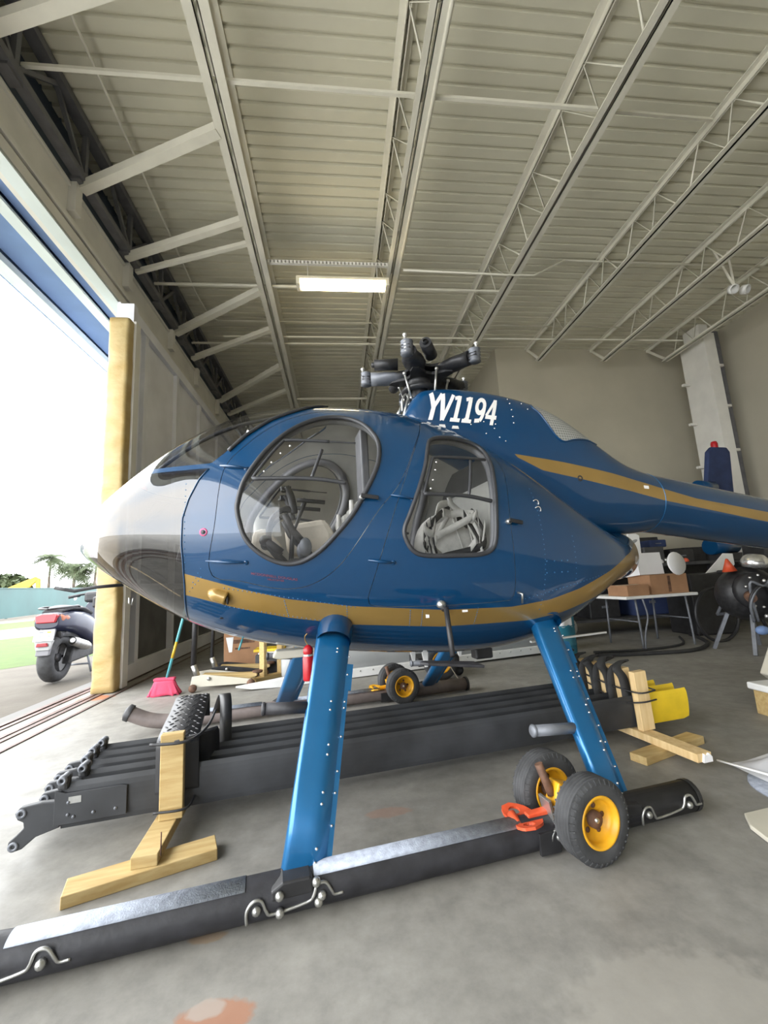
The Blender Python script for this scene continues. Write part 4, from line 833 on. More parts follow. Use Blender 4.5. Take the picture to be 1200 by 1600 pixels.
# ---- landing gear
def strut(name, top, bot, c0, c1, th0, th1, flip, front):
    top, bot = Vector(top), Vector(bot); d_ = (bot-top).normalized(); cx = Vector((1, 0, 0)); cx = (cx-d_*cx.dot(d_)).normalized(); ny = d_.cross(cx)
    if ny.y*flip < 0: ny = -ny
    k = MB(); rings = []; secs = []
    for u in (0, .04, .2, .205, .34, .345, .7, 1.0):
        c = c0+(c1-c0)*min(1, u*1.15); t_ = th0+(th1-th0)*u; p = top+(bot-top)*u
        if u in (.205, .345): c *= .985
        sec = []
        for q in range(24):
            a = 2*PI*q/24; x = -math.cos(a); y_ = math.sin(a)
            xx = x*c/2; yy_ = math.copysign(t_/2*min(1, abs(y_)*1.9 if x < 0 else 1)*(1 if x < .35 else max(.1, 1-((x-.35)/.65)**1.6)), y_) if abs(y_) > 1e-6 else 0
            sec.append(p+cx*xx+ny*yy_)
        rings.append(sec)
    k.loft(rings); so3 = k.build(name, 'blue_strut', heli)
    k = MB(); 
    for u0, u1 in ((.16, .30), (.30, .985)):
        c = (c0+(c1-c0)*u0)/2; c_1 = (c0+(c1-c0)*u1)/2; a_ = top+(bot-top)*u0; b_ = top+(bot-top)*u1; ww = .026 if u0 < .2 else .014
        k.add([a_+cx*(c-.012)+ny*.003, a_+cx*(c+ww)+ny*.003, b_+cx*(c_1+ww)+ny*.003, b_+cx*(c_1-.012)+ny*.003, a_+cx*(c-.012)-ny*.003, a_+cx*(c+ww)-ny*.003, b_+cx*(c_1+ww)-ny*.003, b_+cx*(c_1-.012)-ny*.003], [(0, 1, 2, 3), (7, 6, 5, 4), (0, 4, 5, 1), (1, 5, 6, 2), (2, 6, 7, 3), (3, 7, 4, 0)])
    k.build('trailing_flange', 'blue_strut', so3)
    k = MB()
    for u in (.12, .22, .36, .39, .52, .66, .74, .85, .97):
        c = (c0+(c1-c0)*min(1, u*1.15))/2; p = top+(bot-top)*u+cx*(c+.004)+ny*.004; k.lathe([(.0048, -.001), (.004, .003), (.0005, .0042)], p, ny, n=8)
    for u in (.10, .12, .38, .42, .57, .61, .75, .79, .93, .97):
        t_ = th0+(th1-th0)*u; c = c0+(c1-c0)*u; p = top+(bot-top)*u+cx*(c*.16+.01*(u*100 % 2))+ny*(t_*.475); k.lathe([(.0052, -.002), (.0042, .003), (.0005, .0045)], p, ny, n=8)
    k.build('fairing_screws', 'screw', so3)
    k = MB(); p = top+Vector((.01, -.0, .03)); k.lathe([(c0*.49, -.07), (c0*.52, -.03), (c0*.53, .02), (c0*.47, .045), (c0*.30, .06), (c0*.02, .066)], p-d_*.0, -d_, n=24); k.build('strut_root_fairing', 'blue', so3)
    k = MB(); st = (-.235, .49) if front else (.913, .30)
    u = (top.z-st[1])/(top.z-bot.z); tc = top.y+(bot.y-top.y)*u
    L = .185 if front else .205
    k.cyl((st[0]-L, tc, st[1]+.018), (st[0]+.03, tc, st[1]), .0235, n=18); k.lathe([(.0255, 0), (.027, .008), (.02, .014), (.001, .015)], (st[0]-L, tc, st[1]+.018), (-1, 0, .09), n=18)
    k.build('step_peg', 'skid' if front else 'hub_grey', so3)
    return so3
for sg in (-1, 1):
    strut('front_strut', (-.098, sg*.46, .745), (-.302, sg*1.045, .085), .165, .145, .075, .055, sg*-1 if False else sg, True)
    strut('rear_strut', (1.085, sg*.44, .735), (.905, sg*1.045, .085), .16, .12, .075, .05, sg, False)
    pts = [(-1.40, sg*1.05, .150), (-1.34, sg*1.05, .118), (-1.27, sg*1.05, .088), (-1.18, sg*1.05, .066), (-1.08, sg*1.05, .058), (-.8, sg*1.05, .058), (0, sg*1.05, .058), (.6, sg*1.05, .058), (1.25, sg*1.05, .058)]
    k = MB(); k.tube(catmull(pts[:5], 5)+[Vector(p) for p in pts[5:]], .0565 if sg < 0 else .05, n=20); tb = k.build('skid_tube', 'skid' if sg < 0 else 'skid_brown', heli)
    MB().lathe([(.058, 0), (.058, .02), (.03, .03), (.001, .031)], (1.25, sg*1.05, .058), (1, 0, 0), n=20).build('rear_cap', 'black', tb); k = MB(); k.lathe([(.058, 0), (.058, .03), (.03, .045), (.001, .05)], (-1.39, sg*1.05, .145), (-1, 0, .5), n=20); k.build('front_cap', 'black', tb)
    for a0, a1 in ((-1.08, -.475), (-.27, .47)):
        k = MB(); r_ = .0585; N_ = 8
        arc = [(math.cos(PI*(.27+.42*i/N_))*r_*-sg*-1, math.sin(PI*(.27+.42*i/N_))*r_) for i in range(N_+1)]
        arc = [(sg*1.05+(-x if sg > 0 else x), .058+z) for x, z in arc]
        k.loft([[Vector((a0, y_, z)) for y_, z in arc], [Vector((a1, y_, z)) for y_, z in arc]], closed=False, caps=False); k.build('grip_strip', 'grip', tb, solid=.003)
    # shoe clamps with bolts
    def clamp(x0, x1, both=True):
        yb = sg*1.05+sg*.0585
        k = MB(); k.tube(catmull([(x0-.03, yb-sg*.004, .025), (x0-.03, yb, .06), (x0-.012, yb, .082), (x0+.012, yb, .08), (x0+.026, yb, .05), (x0+.045, yb-sg*.004, .036), (x1-.05, yb-sg*.004, .046), (x1-.03, yb, .06), (x1-.018, yb, .088), (x1+.008, yb, .09), (x1+.026, yb, .065), (x1+.036, yb-sg*.004, .05), (x1+.062, yb-sg*.004, .05)], 4), .0048, n=6)
        k.build('shoe_edge', 'steel', tb)
        for q in (x0-.002, x1-.004): MB().lathe([(.001, -.006), (.013, -.006), (.013, .006), (.008, .012), (.001, .013)], (q, yb, .058), (0, sg, .1), n=10).build('shoe_bolt', 'steel', tb)
    clamp(-.44, -.245); clamp(1.0, 1.20); clamp(-1.16, -.98); clamp(.60, .72)
    k = MB(); k.prism([(-.085, -.02), (.04, -.02), (.04, .018), (.03, .026), (-.05, .026), (-.085, .008)], (-.315, sg*1.05+sg*.045, .09), (1, 0, 0), (0, 0, 1), (0, sg, 0), -.06, .016); fo = k.build('skid_fitting', 'black', heli, bevel=.006)
    for q in ((-.375, .085), (-.265, .1), (-.375, .04), (-.26, .045)): MB().lathe([(.001, -.002), (.013, -.002), (.013, .008), (.007, .014), (.001, .015)], (q[0], sg*1.05+sg*.061, q[1]), (0, sg, 0), n=10).build('fitting_bolt', 'steel', fo)
    k = MB(); k.prism([(-.09, -.02), (.06, -.02), (.06, .02), (-.05, .032), (-.09, .02)], (.915, sg*1.05+sg*.045, .08), (1, 0, 0), (0, 0, 1), (0, sg, 0), -.06, .014); k.build('skid_fitting', 'black', tb, bevel=.006)
# door step on a rod
k = MB(); k.tube([pp(.425, .86, -.01), pp(.425, .86, .03), (.415, -.67, .85), (.375, -.80, .655)], .0125, n=10); sr = k.build('step_rod', 'black', heli)
k = MB(); k.lathe([(.02, 0), (.02, .03), (.001, .035)], pp(.415, .865, -.005), (0, -1, 0), n=12); k.build('rod_pivot', 'steel', sr)
k = MB(); k.prism([(-.15, -.012), (-.12, -.03), (.12, -.055), (.12, .045), (-.12, .03)], (.35, -.85, .635), (1, 0, -.12), (0, 1, 0), (.12, 0, 1), -.006, .006); k.build('step_plate', 'skid', sr, bevel=.003)
# belly items
k = MB(); k.prism([(-.26, 0), (-.24, .035), (.02, .035), (.04, 0), (.02, -.01), (-.22, -.012)], (-.13, .02, .602), (1, 0, 0), (0, 0, 1), (0, 1, 0), -.05, .05); k.build('belly_panel', 'beige', heli, bevel=.008)
for x, y_, z, h_ in ((-.62, .02, .73, .08), (.48, .1, .55, .07), (.78, .05, .55, .06), (.52, -.02, .55, .09)):
    k = MB(); k.prism([(-.02, 0), (.02, 0), (.012, -h_), (-.004, -h_)], (x, y_, z), (1, 0, 0), (0, 0, 1), (0, 1, 0), -.006, .006); k.build('blade_antenna', 'white', heli)
k = MB(); k.b2(.86, .98, -.03, .05, .47, .56); k.build('belly_box', 'black', heli, bevel=.01)
k = MB(); k.tube([(-.55, .0, .72), (-.57, -.01, .66)], .006, n=6); k.build('drain_tube', 'teal', heli)
# red bottle hung beside the front strut by a wire
rb = thing('hanging_bottle', 'small red bottle with silver collar hanging by wire beside front strut', 'bottle', hw(-.215, -.36, .53))
MB().lathe([(.001, 0), (.026, .002), (.028, .01), (.028, .11), (.024, .118)], (0, 0, 0), (0, 0, 1), n=18).build('bottle_body', 'deep_red', rb)
MB().lathe([(.024, .118), (.0245, .128)], (0, 0, 0), (0, 0, 1), n=18).build('collar', 'screw', rb)
MB().lathe([(.022, .128), (.025, .135), (.024, .155), (.01, .17), (.001, .172)], (0, 0, 0), (0, 0, 1), n=18).build('bottle_cap', 'deep_red', rb)
MB().tube(catmull([(0, 0, .17), (-.012, .0, .19), (-.012, -.02, .215), (0, -.03, .23)], 6), .003, n=5).build('hanging_wire', 'gold', rb)
# the pile of webbing in the rear cabin
rp = thing('webbing_bundle', 'heap of white webbing straps seen through the rear door window', 'straps', hw(.60, -.32, 1.022), TH)
random.seed(11)
k = MB(); k.sphere((.03, .08, .15), .22, n=18, m=12, sc=(.95, .5, .95)); k.build('bundle_core', 'strap_white', rp)
for i in range(11):
    a0 = random.random()*6; P_ = []
    for q in range(7):
        a = a0+q*.7*random.uniform(.6, 1.3); P_.append((.02+.21*math.cos(a)*random.uniform(.5, 1.0), -.06+.05*math.sin(a*1.7), .19+.20*math.sin(a)*random.uniform(.6, 1.05)))
    cv = catmull(P_, 6); k = MB(); r0 = [Vector(p)+Vector((0, 0, .022)) for p in cv]; r1 = [Vector(p)-Vector((0, 0, .022)) for p in cv]
    k.loft([[a, b] for a, b in zip(r0, r1)], closed=False, caps=False); k.build('strap', 'strap_white' if i % 4 else 'black', rp, solid=.005)

# ================================================================== ROTOR BLADES IN THEIR WOODEN CRADLES
UX = Vector((math.cos(TH), math.sin(TH), 0)); UY = Vector((-math.sin(TH), math.cos(TH), 0))
def airfoil(h, th, n=9):   # standing on its trailing edge: (y, z)
    L = []
    for i in range(n+1):
        u = i/n; t = th*(2.6*math.sqrt(max(u, 0))*(1-u)**.8*.62+.06*u)
        L.append((t, h*(1-u)))
    return [(-a, b) for a, b in L]+[(a, b) for a, b in L[::-1]]
def make_blade():
    t = thing('rotor_blade', '', 'rotor blade', (0, 0, 0), TH, 'rotor blades standing in the cradles')
    prof_ = airfoil(.17, .016); k = MB()
    k.loft([[Vector((x, a, b)) for a, b in prof_] for x in (-1.22, 1.70)], smooth=False); k.build('blade_skin', 'blade', t)
    k = MB(); k.loft([[Vector((x, a*1.01, b)) for a, b in prof_] for x in (1.70, 1.98)]+[[Vector((2.02, a, .01+b*.95)) for a, b in prof_]], smooth=False); k.build('yellow_tip', 'yellow', t)
    for sg in (-1, 1):
        k = MB(); k.prism([(-1.24, .02), (-.98, .02), (-.98, .13), (-1.0, .135), (-1.20, .135), (-1.24, .15)], (0, sg*.017, 0), (1, 0, 0), (0, 0, 1), (0, sg, 0), -.006, .004); rp_ = k.build('root_doubler', 'blade', t, bevel=.002)
        if sg < 0:
            for a, b in ((-1.19, .055), (-1.17, .045), (-1.10, .05), (-1.02, .05), (-1.19, .10)): MB().lathe([(.001, -.001), (.007, -.001), (.006, .004), (.001, .005)], (a, -.021, b), (0, -1, 0), n=8).build('rivet', 'hub_grey', rp_)
    lug = [(-1.22, .01), (-1.30, -.01), (-1.345, -.045), (-1.372, -.05), (-1.392, -.035), (-1.39, -.012), (-1.365, .008), (-1.342, .03), (-1.345, .05), (-1.365, .062), (-1.375, .085), (-1.36, .105), (-1.335, .108), (-1.29, .112), (-1.24, .108), (-1.22, .15)]
    k = MB(); k.prism(lug, (0, 0, 0), (1, 0, 0), (0, 0, 1), (0, 1, 0), -.014, .014); lg = k.build('root_lugs', 'blade', t, bevel=.004)
    for a, b in ((-1.372, -.03), (-1.352, .083)): MB().lathe([(.018, -.017), (.018, .017), (.008, .018), (.008, -.018), (.018, -.017)], (a, 0, b), (0, 1, 0), n=14).build('lug_bushing', 'hub_grey', lg)
    MB().b2(-1.235, -1.195, -.022, .022, .145, .20).build('upper_lug', 'blade', t, bevel=.012)
    MB().lathe([(.017, -.03), (.017, .03), (.008, .031), (.008, -.031), (.017, -.03)], (-1.215, 0, .185), (0, 1, 0), n=14).build('upper_bushing', 'hub_grey', t)
    k = MB(); k.b2(-1.19, -1.145, -.0225, -.02, .095, .12); k.build('data_plate', 'steel', t)
    return t
bl0 = make_blade()
BL = ['nearest rotor blade of the five standing in the cradles', 'second rotor blade, just behind the nearest one', 'third rotor blade, in the middle of the five', 'fourth rotor blade, next to last from the front', 'farthest rotor blade of the five in the cradles']
for i in range(5):
    loc = HC+UY*(-.43+.11*i)+Vector((0, 0, .088))+UX*(.0 if i in (0, 2) else (.03 if i == 1 else -.01))
    if i == 0: bl0.location = loc; bl0['label'] = BL[0]
    else: dup(bl0, loc, TH, BL[i])
# wooden cradles
def board(par, name, p0, p1, w_, h_, m='wood'):
    k = MB(); k.bar(p0, p1, w_, h_); return k.build(name, m, par, bevel=.003)
cr = thing('blade_cradle', 'yellow pine cradle at the blade roots, foot nearest the viewer', 'wooden cradle', hw(-.80, -.52, 0), TH)
def LC(x, y, z=0):  # world -> cradle frame
    d = Vector((x, y, 0))-hw(-.80, -.52, 0); return (d.dot(UX), d.dot(UY), z)
a = Vector(LC(-.955, 1.72)); b = Vector(LC(-.505, 1.885))
board(cr, 'foot_board', (a.x, a.y, .02), (b.x, b.y, .02), .105, .04)
a = Vector(LC(-.722, 1.77)); b = Vector(LC(-.80, 2.76))
board(cr, 'cross_board', (a.x, a.y, .06), (b.x, b.y, .06), .09, .04)
board(cr, 'far_foot_board', (b.x-.25, b.y-.07, .02), (b.x+.25, b.y-.07, .02), .14, .04)
for i in range(6):
    board(cr, 'upright', (-.0-.012*i, .03+.11*i, .081), (-.0-.012*i, .03+.11*i, .41 if i == 0 else .34), .04, .09, 'wood')
k = MB(); k.cyl((.02, -.235, .08), (.02, -.235, .155), .0025, n=6); k.build('nail', 'rust', cr)
cr2 = thing('blade_cradle', 'pale pine cradle holding the yellow blade tips', 'wooden cradle', hw(1.66, -.46, 0), TH)
def LD(x, y): d = Vector((x, y, 0))-hw(1.66, -.46, 0); return Vector((d.dot(UX), d.dot(UY), 0))
a = LD(1.50, 2.20); b = LD(1.985, 2.375); board(cr2, 'foot_board', (a.x, a.y, .02), (b.x, b.y, .02), .09, .04, 'wood')
a = LD(1.745, 2.05); b = LD(1.60, 3.0); board(cr2, 'cross_board', (a.x, a.y, .06), (b.x, b.y, .06), .09, .04, 'wood_pale')
a = LD(1.35, 2.95); b = LD(1.85, 3.0); board(cr2, 'far_foot_board', (a.x, a.y, .02), (b.x, b.y, .02), .09, .04, 'wood')
for i in range(6):
    board(cr2, 'upright', (.0-.008*i, -.012+.111*i, .082), (-.012-.008*i, -.012+.111*i, .40), .04, .085, 'wood_pale')
k = MB(); k.prism([(-.02, -.02), (.035, -.02), (.035, .002), (.02, .018), (.005, .006), (-.01, .018)], (LD(1.745, 2.05).x, LD(1.745, 2.05).y-.001, .062), (1, 0, 0), (0, 0, 1), (.15, 1, 0), -.012, .006)
k.build('torn_label', 'paper', cr2)
# black foam strips looped between the uprights, one per blade
for i in range(5):
    t0 = .055+.113*i
    wl = ['nearest black foam strip looped over the blade tip', 'second black foam strip along the tip cradle', 'third black foam strip along the tip cradle', 'fourth black foam strip along the tip cradle', 'farthest black foam strip along the tip cradle']
    fo = thing('foam_strip', wl[i], 'foam strip', hw(1.61-.008*i, -.46+t0+.03, .10), TH, 'foam strips between blade tips')
    cv = catmull([(.03, -.042, -.0), (.03, -.045, .12), (.02, -.044, .25), (-.01, -.035, .31), (.04, -.0, .335+.02*math.sin(i*2)), (.10, .02, .34), (.02, .035, .30), (0, .040, .2), (0, .036, .05)], 5)
    k = MB(); k.loft([[p+Vector((-.06, 0, 0)), p+Vector((.0, 0, 0))] for p in cv], closed=False, caps=False); k.build('foam_band', 'foam', fo, solid=.010)
for i, (zz, lab) in enumerate(((.30, 'upper black tie cord around the tip cradle uprights'), (.25, 'lower sagging black tie cord along the tip cradle'))):
    k = MB(); pts = [(.05, -.065, 0), (-.06, -.06, -.005), (-.075, .1, -.03*i), (-.08, .3, .02), (-.085, .5, .05), (-.085, .64, .055), (.02, .66, .05)] + ([(.05, .3, .02), (.05, -.065, 0)] if i == 0 else [])
    k.tube(catmull(pts, 6), .0045, n=6); ob = k.build('rope_cord', 'black'); ob.location = hw(1.655, -.46, zz); ob.rotation_euler = (0, 0, TH); tag(ob, lab, 'cord')
# diamond plate rubber mat draped over the root cradle
mt = thing('rubber_mat', 'black diamond plate rubber mat draped over the blade root cradle', 'rubber mat', hw(-.77, -.48, .0), TH)
cv = catmull([(-.02, .035, .16), (-.02, .03, .30), (-.02, .035, .362), (-.022, .10, .382), (-.028, .22, .395), (-.034, .36, .408), (-.042, .5, .425), (-.05, .585, .425), (-.052, .62, .39), (-.052, .625, .3)], 8)
HWm = .085; k = MB(); k.loft([[p+Vector((-HWm, 0, .0)), p+Vector((0, 0, .001)), p+Vector((HWm, 0, 0))] for p in cv], closed=False, caps=False); k.build('mat_sheet', 'mat_rubber', mt, solid=.008)
k = MB(); N_ = len(cv)
for i in range(14, N_-14, 2):
    d_ = (cv[i+1]-cv[i-1]).normalized(); nn = Vector((1, 0, 0)).cross(d_)
    for j in range(5):
        xx = -.068+.034*j+(.017 if (i//2) % 2 else 0)
        if xx > .08: continue
        sgn = 1 if (i//2+j) % 2 else -1; ax = (Vector((1, 0, 0))+d_*sgn*1.0).normalized(); ay = nn.cross(ax)
        k.sphere(cv[i]+Vector((xx, 0, .0))+nn*.001, .013, n=8, m=5, sc=(1, .24, .20), rot=Matrix((ax, ay, nn)).transposed())
k.build('raised_diamonds', 'mat_rubber', mt)['kind'] = 'stuff'
k = MB(); cv2 = catmull([(.05, .66, .30), (.09, .60, .41), (.11, .50, .40), (.12, .40, .33), (.12, .36, .18)], 6); k.loft([[p+Vector((-.01, 0, 0)), p+Vector((.05, .0, 0))] for p in cv2], closed=False, caps=False); k.build('mat_side_flap', 'mat_rubber', mt, solid=.008)
k = MB(); cv2 = catmull([(.05, -.02, .385), (.09, .05, .375), (.10, .12, .36), (.10, .14, .25), (.09, .14, .15)], 6); k.loft([[p+Vector((-.07, -.02, .0)), p+Vector((.03, .04, 0))] for p in cv2], closed=False, caps=False); k.build('mat_front_flap', 'mat_rubber', mt, solid=.008)
k = MB(); k.tube(catmull([(-.09, -.08, .385), (.03, -.105, .385), (.09, -.06, .39), (.12, .06, .40), (.13, .2, .42)], 6), .006, n=6); ob = k.build('tie_strap', 'black'); ob.location = hw(-.79, -.45, 0.0); ob.rotation_euler = (0, 0, TH); tag(ob, 'black strap round the front upright of the root cradle', 'strap')
k = MB(); k.tube(catmull([(-.07, -.08, .125), (.05, -.085, .125), (.07, .02, .128)], 6), .005, n=6); ob = k.build('tie_strap', 'black'); ob.location = hw(-.79, -.45, 0.0); ob.rotation_euler = (0, 0, TH); tag(ob, 'black strap at the bottom of the front upright', 'strap')

# ================================================================== GROUND HANDLING WHEELS
def wheel(par, c, ax, R_, w_, small=False):
    n = 40; h = w_/2; prof_ = [(R_*.60, -h*.9), (R_*.66, -h), (R_*.84, -h*1.0), (R_*.93, -h*.86), (R_*.97, -h*.72)]
    for j, u in enumerate(np.linspace(-.62, .62, 9)): prof_ += [(R_*(1.0 if j % 2 == 0 else .972)-.0*abs(u), h*float(u)-.001), (R_*(1.0 if j % 2 == 0 else .972), h*float(u)+h*.12)]
    prof_ += [(R_*.97, h*.74), (R_*.93, h*.86), (R_*.84, h), (R_*.66, h), (R_*.60, h*.9)]
    ty = MB().lathe(prof_, c, ax, n=n).build('tyre', 'tyre', par)
    k = MB(); a_ = Vector(ax).normalized(); ex = a_.cross(Vector((0, 0, 1))).normalized(); ez = ex.cross(a_)
    for sgn in (-1, 1):
        for i in range(36):
            q = 2*PI*i/36; d_ = ex*math.cos(q)+ez*math.sin(q); k.bar(Vector(c)+d_*R_*.86+a_*sgn*h*.98, Vector(c)+d_*R_*.965+a_*sgn*h*.78, .006, .006, a_)
    k.build('tread_lugs', 'tyre', par)['kind'] = 'stuff'
    MB().lathe([(R_*.61, -h*.92), (R_*.60, -h*.98), (R_*.54, -h*.95), (R_*.50, -h*.5), (R_*.47, -h*.15), (R_*.16, -h*.12), (R_*.16, h*.12), (R_*.47, h*.15), (R_*.50, h*.5), (R_*.54, h*.95), (R_*.60, h*.98), (R_*.61, h*.92)], c, ax, n=n).build('rim', 'rim', par)
    k = MB(); k.lathe([(.0, -h*.5), (R_*.20, -h*.5), (R_*.21, h*.0), (R_*.20, h*.5), (0.0005, h*.5)], c, ax, n=16)
    for i in range(5):
        q = 2*PI*i/5+.5; d_ = ex*math.cos(q)+ez*math.sin(q); k.lathe([(R_*.07, -h*.18), (R_*.07, h*.18), (.0005, h*.2)], Vector(c)+d_*R_*.3, a_, n=8)
    k.build('wheel_hub', 'rust', par)
    MB().lathe([(R_*.06, h*-.62), (R_*.06, h*.62), (.0005, h*.64)], c, ax, n=10).build('axle_bolt', 'steel', par)
def wheel_set(name, label, loc, R_=.137, w_=.092, red=True, mirror=1):
    t = thing(name, label, 'wheels', loc, TH)
    ax = (0.10, -1, .03)
    wheel(t, Vector((.01, -.128, R_)), ax, R_, w_); wheel(t, Vector((.0, .118, R_)), ax, R_, w_)
    MB().cyl((.01, -.09, R_), (.0, .09, R_), .014, n=10).build('axle', 'rust', t)
    k = MB(); k.box((-.025, .0, R_+.015), (.07, .065, .11), Matrix.Rotation(.35, 3, 'Y')); k.build('yellow_bracket', 'rim', t, bevel=.008)
    k = MB(); k.cyl((-.055, .0, R_+.03), (-.085, .02, R_+.135), .016, n=12); k.build('lever_socket', 'rust', t)
    MB().box((-.085, -.015, R_-.02), (.012, .065, .11), Matrix.Rotation(-.2, 3, 'Y')).build('side_plate', 'steel', t, bevel=.002)
    if red:
        k = MB(); k.bar((-.06, .0, R_-.02), (-.17, .0, R_-.025), .03, .022); k.build('clamp_arm', 'red', t, bevel=.004)
        for sg in (-1, 1):
            pts = [(-.12, 0), (-.12, sg*.035), (-.15, sg*.07), (-.19, sg*.088), (-.225, sg*.08), (-.24, sg*.055), (-.23, sg*.02), (-.215, 0)]
            if sg < 0: pts = pts[::-1]
            k = MB(); o_ = [Vector((x, y_, R_-.035+.25*abs(y_))) for x, y_ in pts]
            cx_, cy_ = -.19, sg*.05; inn = [Vector((cx_+.022*math.cos(q), cy_+.018*math.sin(q), R_-.035+.25*abs(cy_+.018*math.sin(q)))) for q in [2*PI*i/16 for i in range(16)]]
            import mathutils.geometry as mg
            # ring plate: outline to hole
            out16 = []
            per = [o_[i].lerp(o_[(i+1) % len(o_)], f/4) for i in range(len(o_)) for f in range(4)]
            for p in inn:
                d_ = (p-Vector((cx_, cy_, p.z))); best = max(per, key=lambda q_: (Vector((q_.x-cx_, q_.y-cy_, 0)).normalized().dot(Vector((d_.x, d_.y, 0)).normalized()))); out16.append(best)
            k.add(out16+inn, [(i, (i+1) % 16, 16+(i+1) % 16, 16+i) for i in range(16)], 0); k.build('clamp_wing', 'red', t, solid=.009)
        MB().cyl((-.215, -.03, R_-.045), (-.215, .03, R_-.02), .016, n=10).build('clamp_roller', 'red', t)
    k = MB(); k.prism([(-.14, -.04), (-.06, -.04), (-.06, .03), (-.14, .03)], (-.02, 0, .05), (1, 0, 0), (0, 0, 1), (0, 1, 0), -.062, -.05); k.build('cleat_plate', 'black', t)
    return t
wheel_set('handling_wheels', 'near pair of yellow-rimmed wheels with orange-red clamp on the skid', hw(.68, -1.05, 0))
t2 = wheel_set('handling_wheels', 'far pair of wheels on the other skid, faded yellow clamp', hw(.63, 1.05, 0), red=True)
for ch in kids(t2):
    if ch.name.startswith(('clamp', 'side')): ch.data.materials[0] = M['rim']
# dark caster dolly behind the far rear strut
dl = thing('caster_dolly', 'dark wheeled dolly behind the far rear strut', 'dolly', hw(1.22, 1.62, 0), TH)
wheel(dl, Vector((0, -.1, .17)), (0, -1, 0), .17, .09)
MB().b2(-.2, .25, .0, .3, .12, .2).build('dolly_deck', 'black', dl, bevel=.01)
MB().lathe([(.05, -.015), (.055, 0), (.05, .015), (.001, .016)], (.22, -.02, .055), (0, 1, 0), n=16).build('caster', 'black', dl)
MB().tube([(-.05, -.16, .16), (.02, -.2, .2), (.12, -.22, .02)], .005, n=5).build('pull_cord', 'cream', dl)

# ================================================================== THINGS BY THE DOOR AND BEHIND THE HELICOPTER
# broom leaning by the door leaf
br = thing('push_broom', 'pink-bristled broom with teal handle standing by the door leaf', 'broom', (-1.74, 4.62, 0))
k = MB()
rings = []
for u in np.linspace(0, 1, 8):
    w_ = .15-.055*u; d_ = .05-.015*u; z = .008+.135*u
    rings.append([Vector((w_*math.copysign(abs(math.cos(q))**.6, math.cos(q))+.012*math.sin(9*q+4*u)*(1-u), d_*math.copysign(abs(math.sin(q))**.6, math.sin(q))+.006*math.sin(13*q)*(1-u), z+.01*math.sin(7*q)*(1-u))) for q in [2*PI*i/40 for i in range(40)]])
k.loft(rings); k.build('bristles', 'pink', br)
MB().b2(-.10, .10, -.03, .03, .142, .168).build('broom_head', 'pink', br, bevel=.008)
MB().cyl((.02, 0, .165), (.215, .12, 1.10), .0135, n=10).build('handle', 'teal', br)
MB().cyl((.057, .023, .345), (.090, .043, .50), .0142, n=10).build('handle_band', 'excavator', br)
# trolley jacks
def jack(label, loc, rz, tilt=(0.03, .02, 1.15), m='plastic_grey'):
    t = thing('floor_jack', label, 'floor jack', loc, rz)
    for sg in (-1, 1):
        k = MB(); k.prism([(-.30, .05), (.30, .035), (.30, .075), (.12, .11), (-.16, .16), (-.28, .15)], (0, sg*.13, 0), (1, 0, 0), (0, 0, 1), (0, 1, 0), -.008, .008); k.build('side_rail', 'beige' if m != 'black' else m, t, bevel=.003)
        MB().lathe([(.001, -.02), (.038, -.02), (.042, 0), (.038, .02), (.001, .02)], (.29, sg*.165, .042), (0, 1, 0), n=16).build('front_wheel', 'rust', t)
        MB().lathe([(.001, -.018), (.036, -.018), (.04, 0), (.036, .018), (.001, .018)], (-.27, sg*.15, .04), (0, 1, 0), n=16).build('rear_caster', 'rust', t)
        MB().lathe([(.001, 0), (.018, 0), (.018, .01), (.001, .012)], (-.12, sg*.14, .12), (0, sg, 0), n=12).build('pivot_bolt', 'steel', t)
    k = MB(); k.prism([(-.2, .08), (.22, .05), (.34, .085), (.34, .115), (.2, .12), (-.2, .15)], (0, 0, 0), (1, 0, 0), (0, 0, 1), (0, 1, 0), -.05, .05); k.build('lift_arm', 'wood', t, bevel=.006)
    MB().lathe([(.001, 0), (.05, 0), (.055, .02), (.04, .025), (.001, .02)], (.34, 0, .11), (0, 0, 1), n=16).build('saddle', 'rust', t)
    k = MB(); k.cyl((-.26, 0, .13), (-.30, 0, .24), .03, n=12); k.build('handle_socket', 'steel', t)
    p0 = Vector((-.30, 0, .24)); p1 = p0+Vector(tilt)
    MB().cyl(p0, p0.lerp(p1, .72), .028 if m != 'black' else .02, n=12).build('handle_grip_sleeve', 'black', t)
    MB().cyl(p0.lerp(p1, .7), p1, .022 if m != 'black' else .017, n=12).build('handle_tube', 'steel', t)
    return t
jack('worn cream trolley jack with thick black handle beside the broom', (-1.22, 4.80, 0), .08, (.02, .04, 1.1))
jack('second trolley jack with thin handle just behind the first', (-1.16, 5.25, 0), .12, (.04, .05, 1.1), 'black')
# boxes in the back
def carton(label, loc, rz, sx, sy, sz, m='card', flaps=False, band=True):
    t = thing('cardboard_box', label, 'box', loc, rz)
    MB().b2(-sx/2, sx/2, -sy/2, sy/2, 0, sz).build('box_body', m, t, bevel=.004)
    MB().b2(-sx/2-.001, sx/2+.001, -.025, .025, sz-.001, sz+.0015).build('tape', 'beige', t)
    if band:
        MB().b2(-sx*.32, sx*.32, -sy/2-.002, -sy/2, sz*.60, sz*.69).build('printed_bar', 'rust', t)
        MB().b2(-sx*.2, sx*.2, -sy/2-.0015, -sy/2, sz*.46, sz*.50).build('printed_line', 'rust', t)
    if flaps:
        for sg in (-1, 1):
            k = MB(); k.bar((0, sg*sy/2, sz), (0, sg*(sy/2+.12), sz+.06), sx, .005); k.build('flap', m, t)
    return t
carton('tall brown cardboard box on the floor behind the helicopter belly', (-1.24, 5.95, 0), .05, .46, .42, .52)
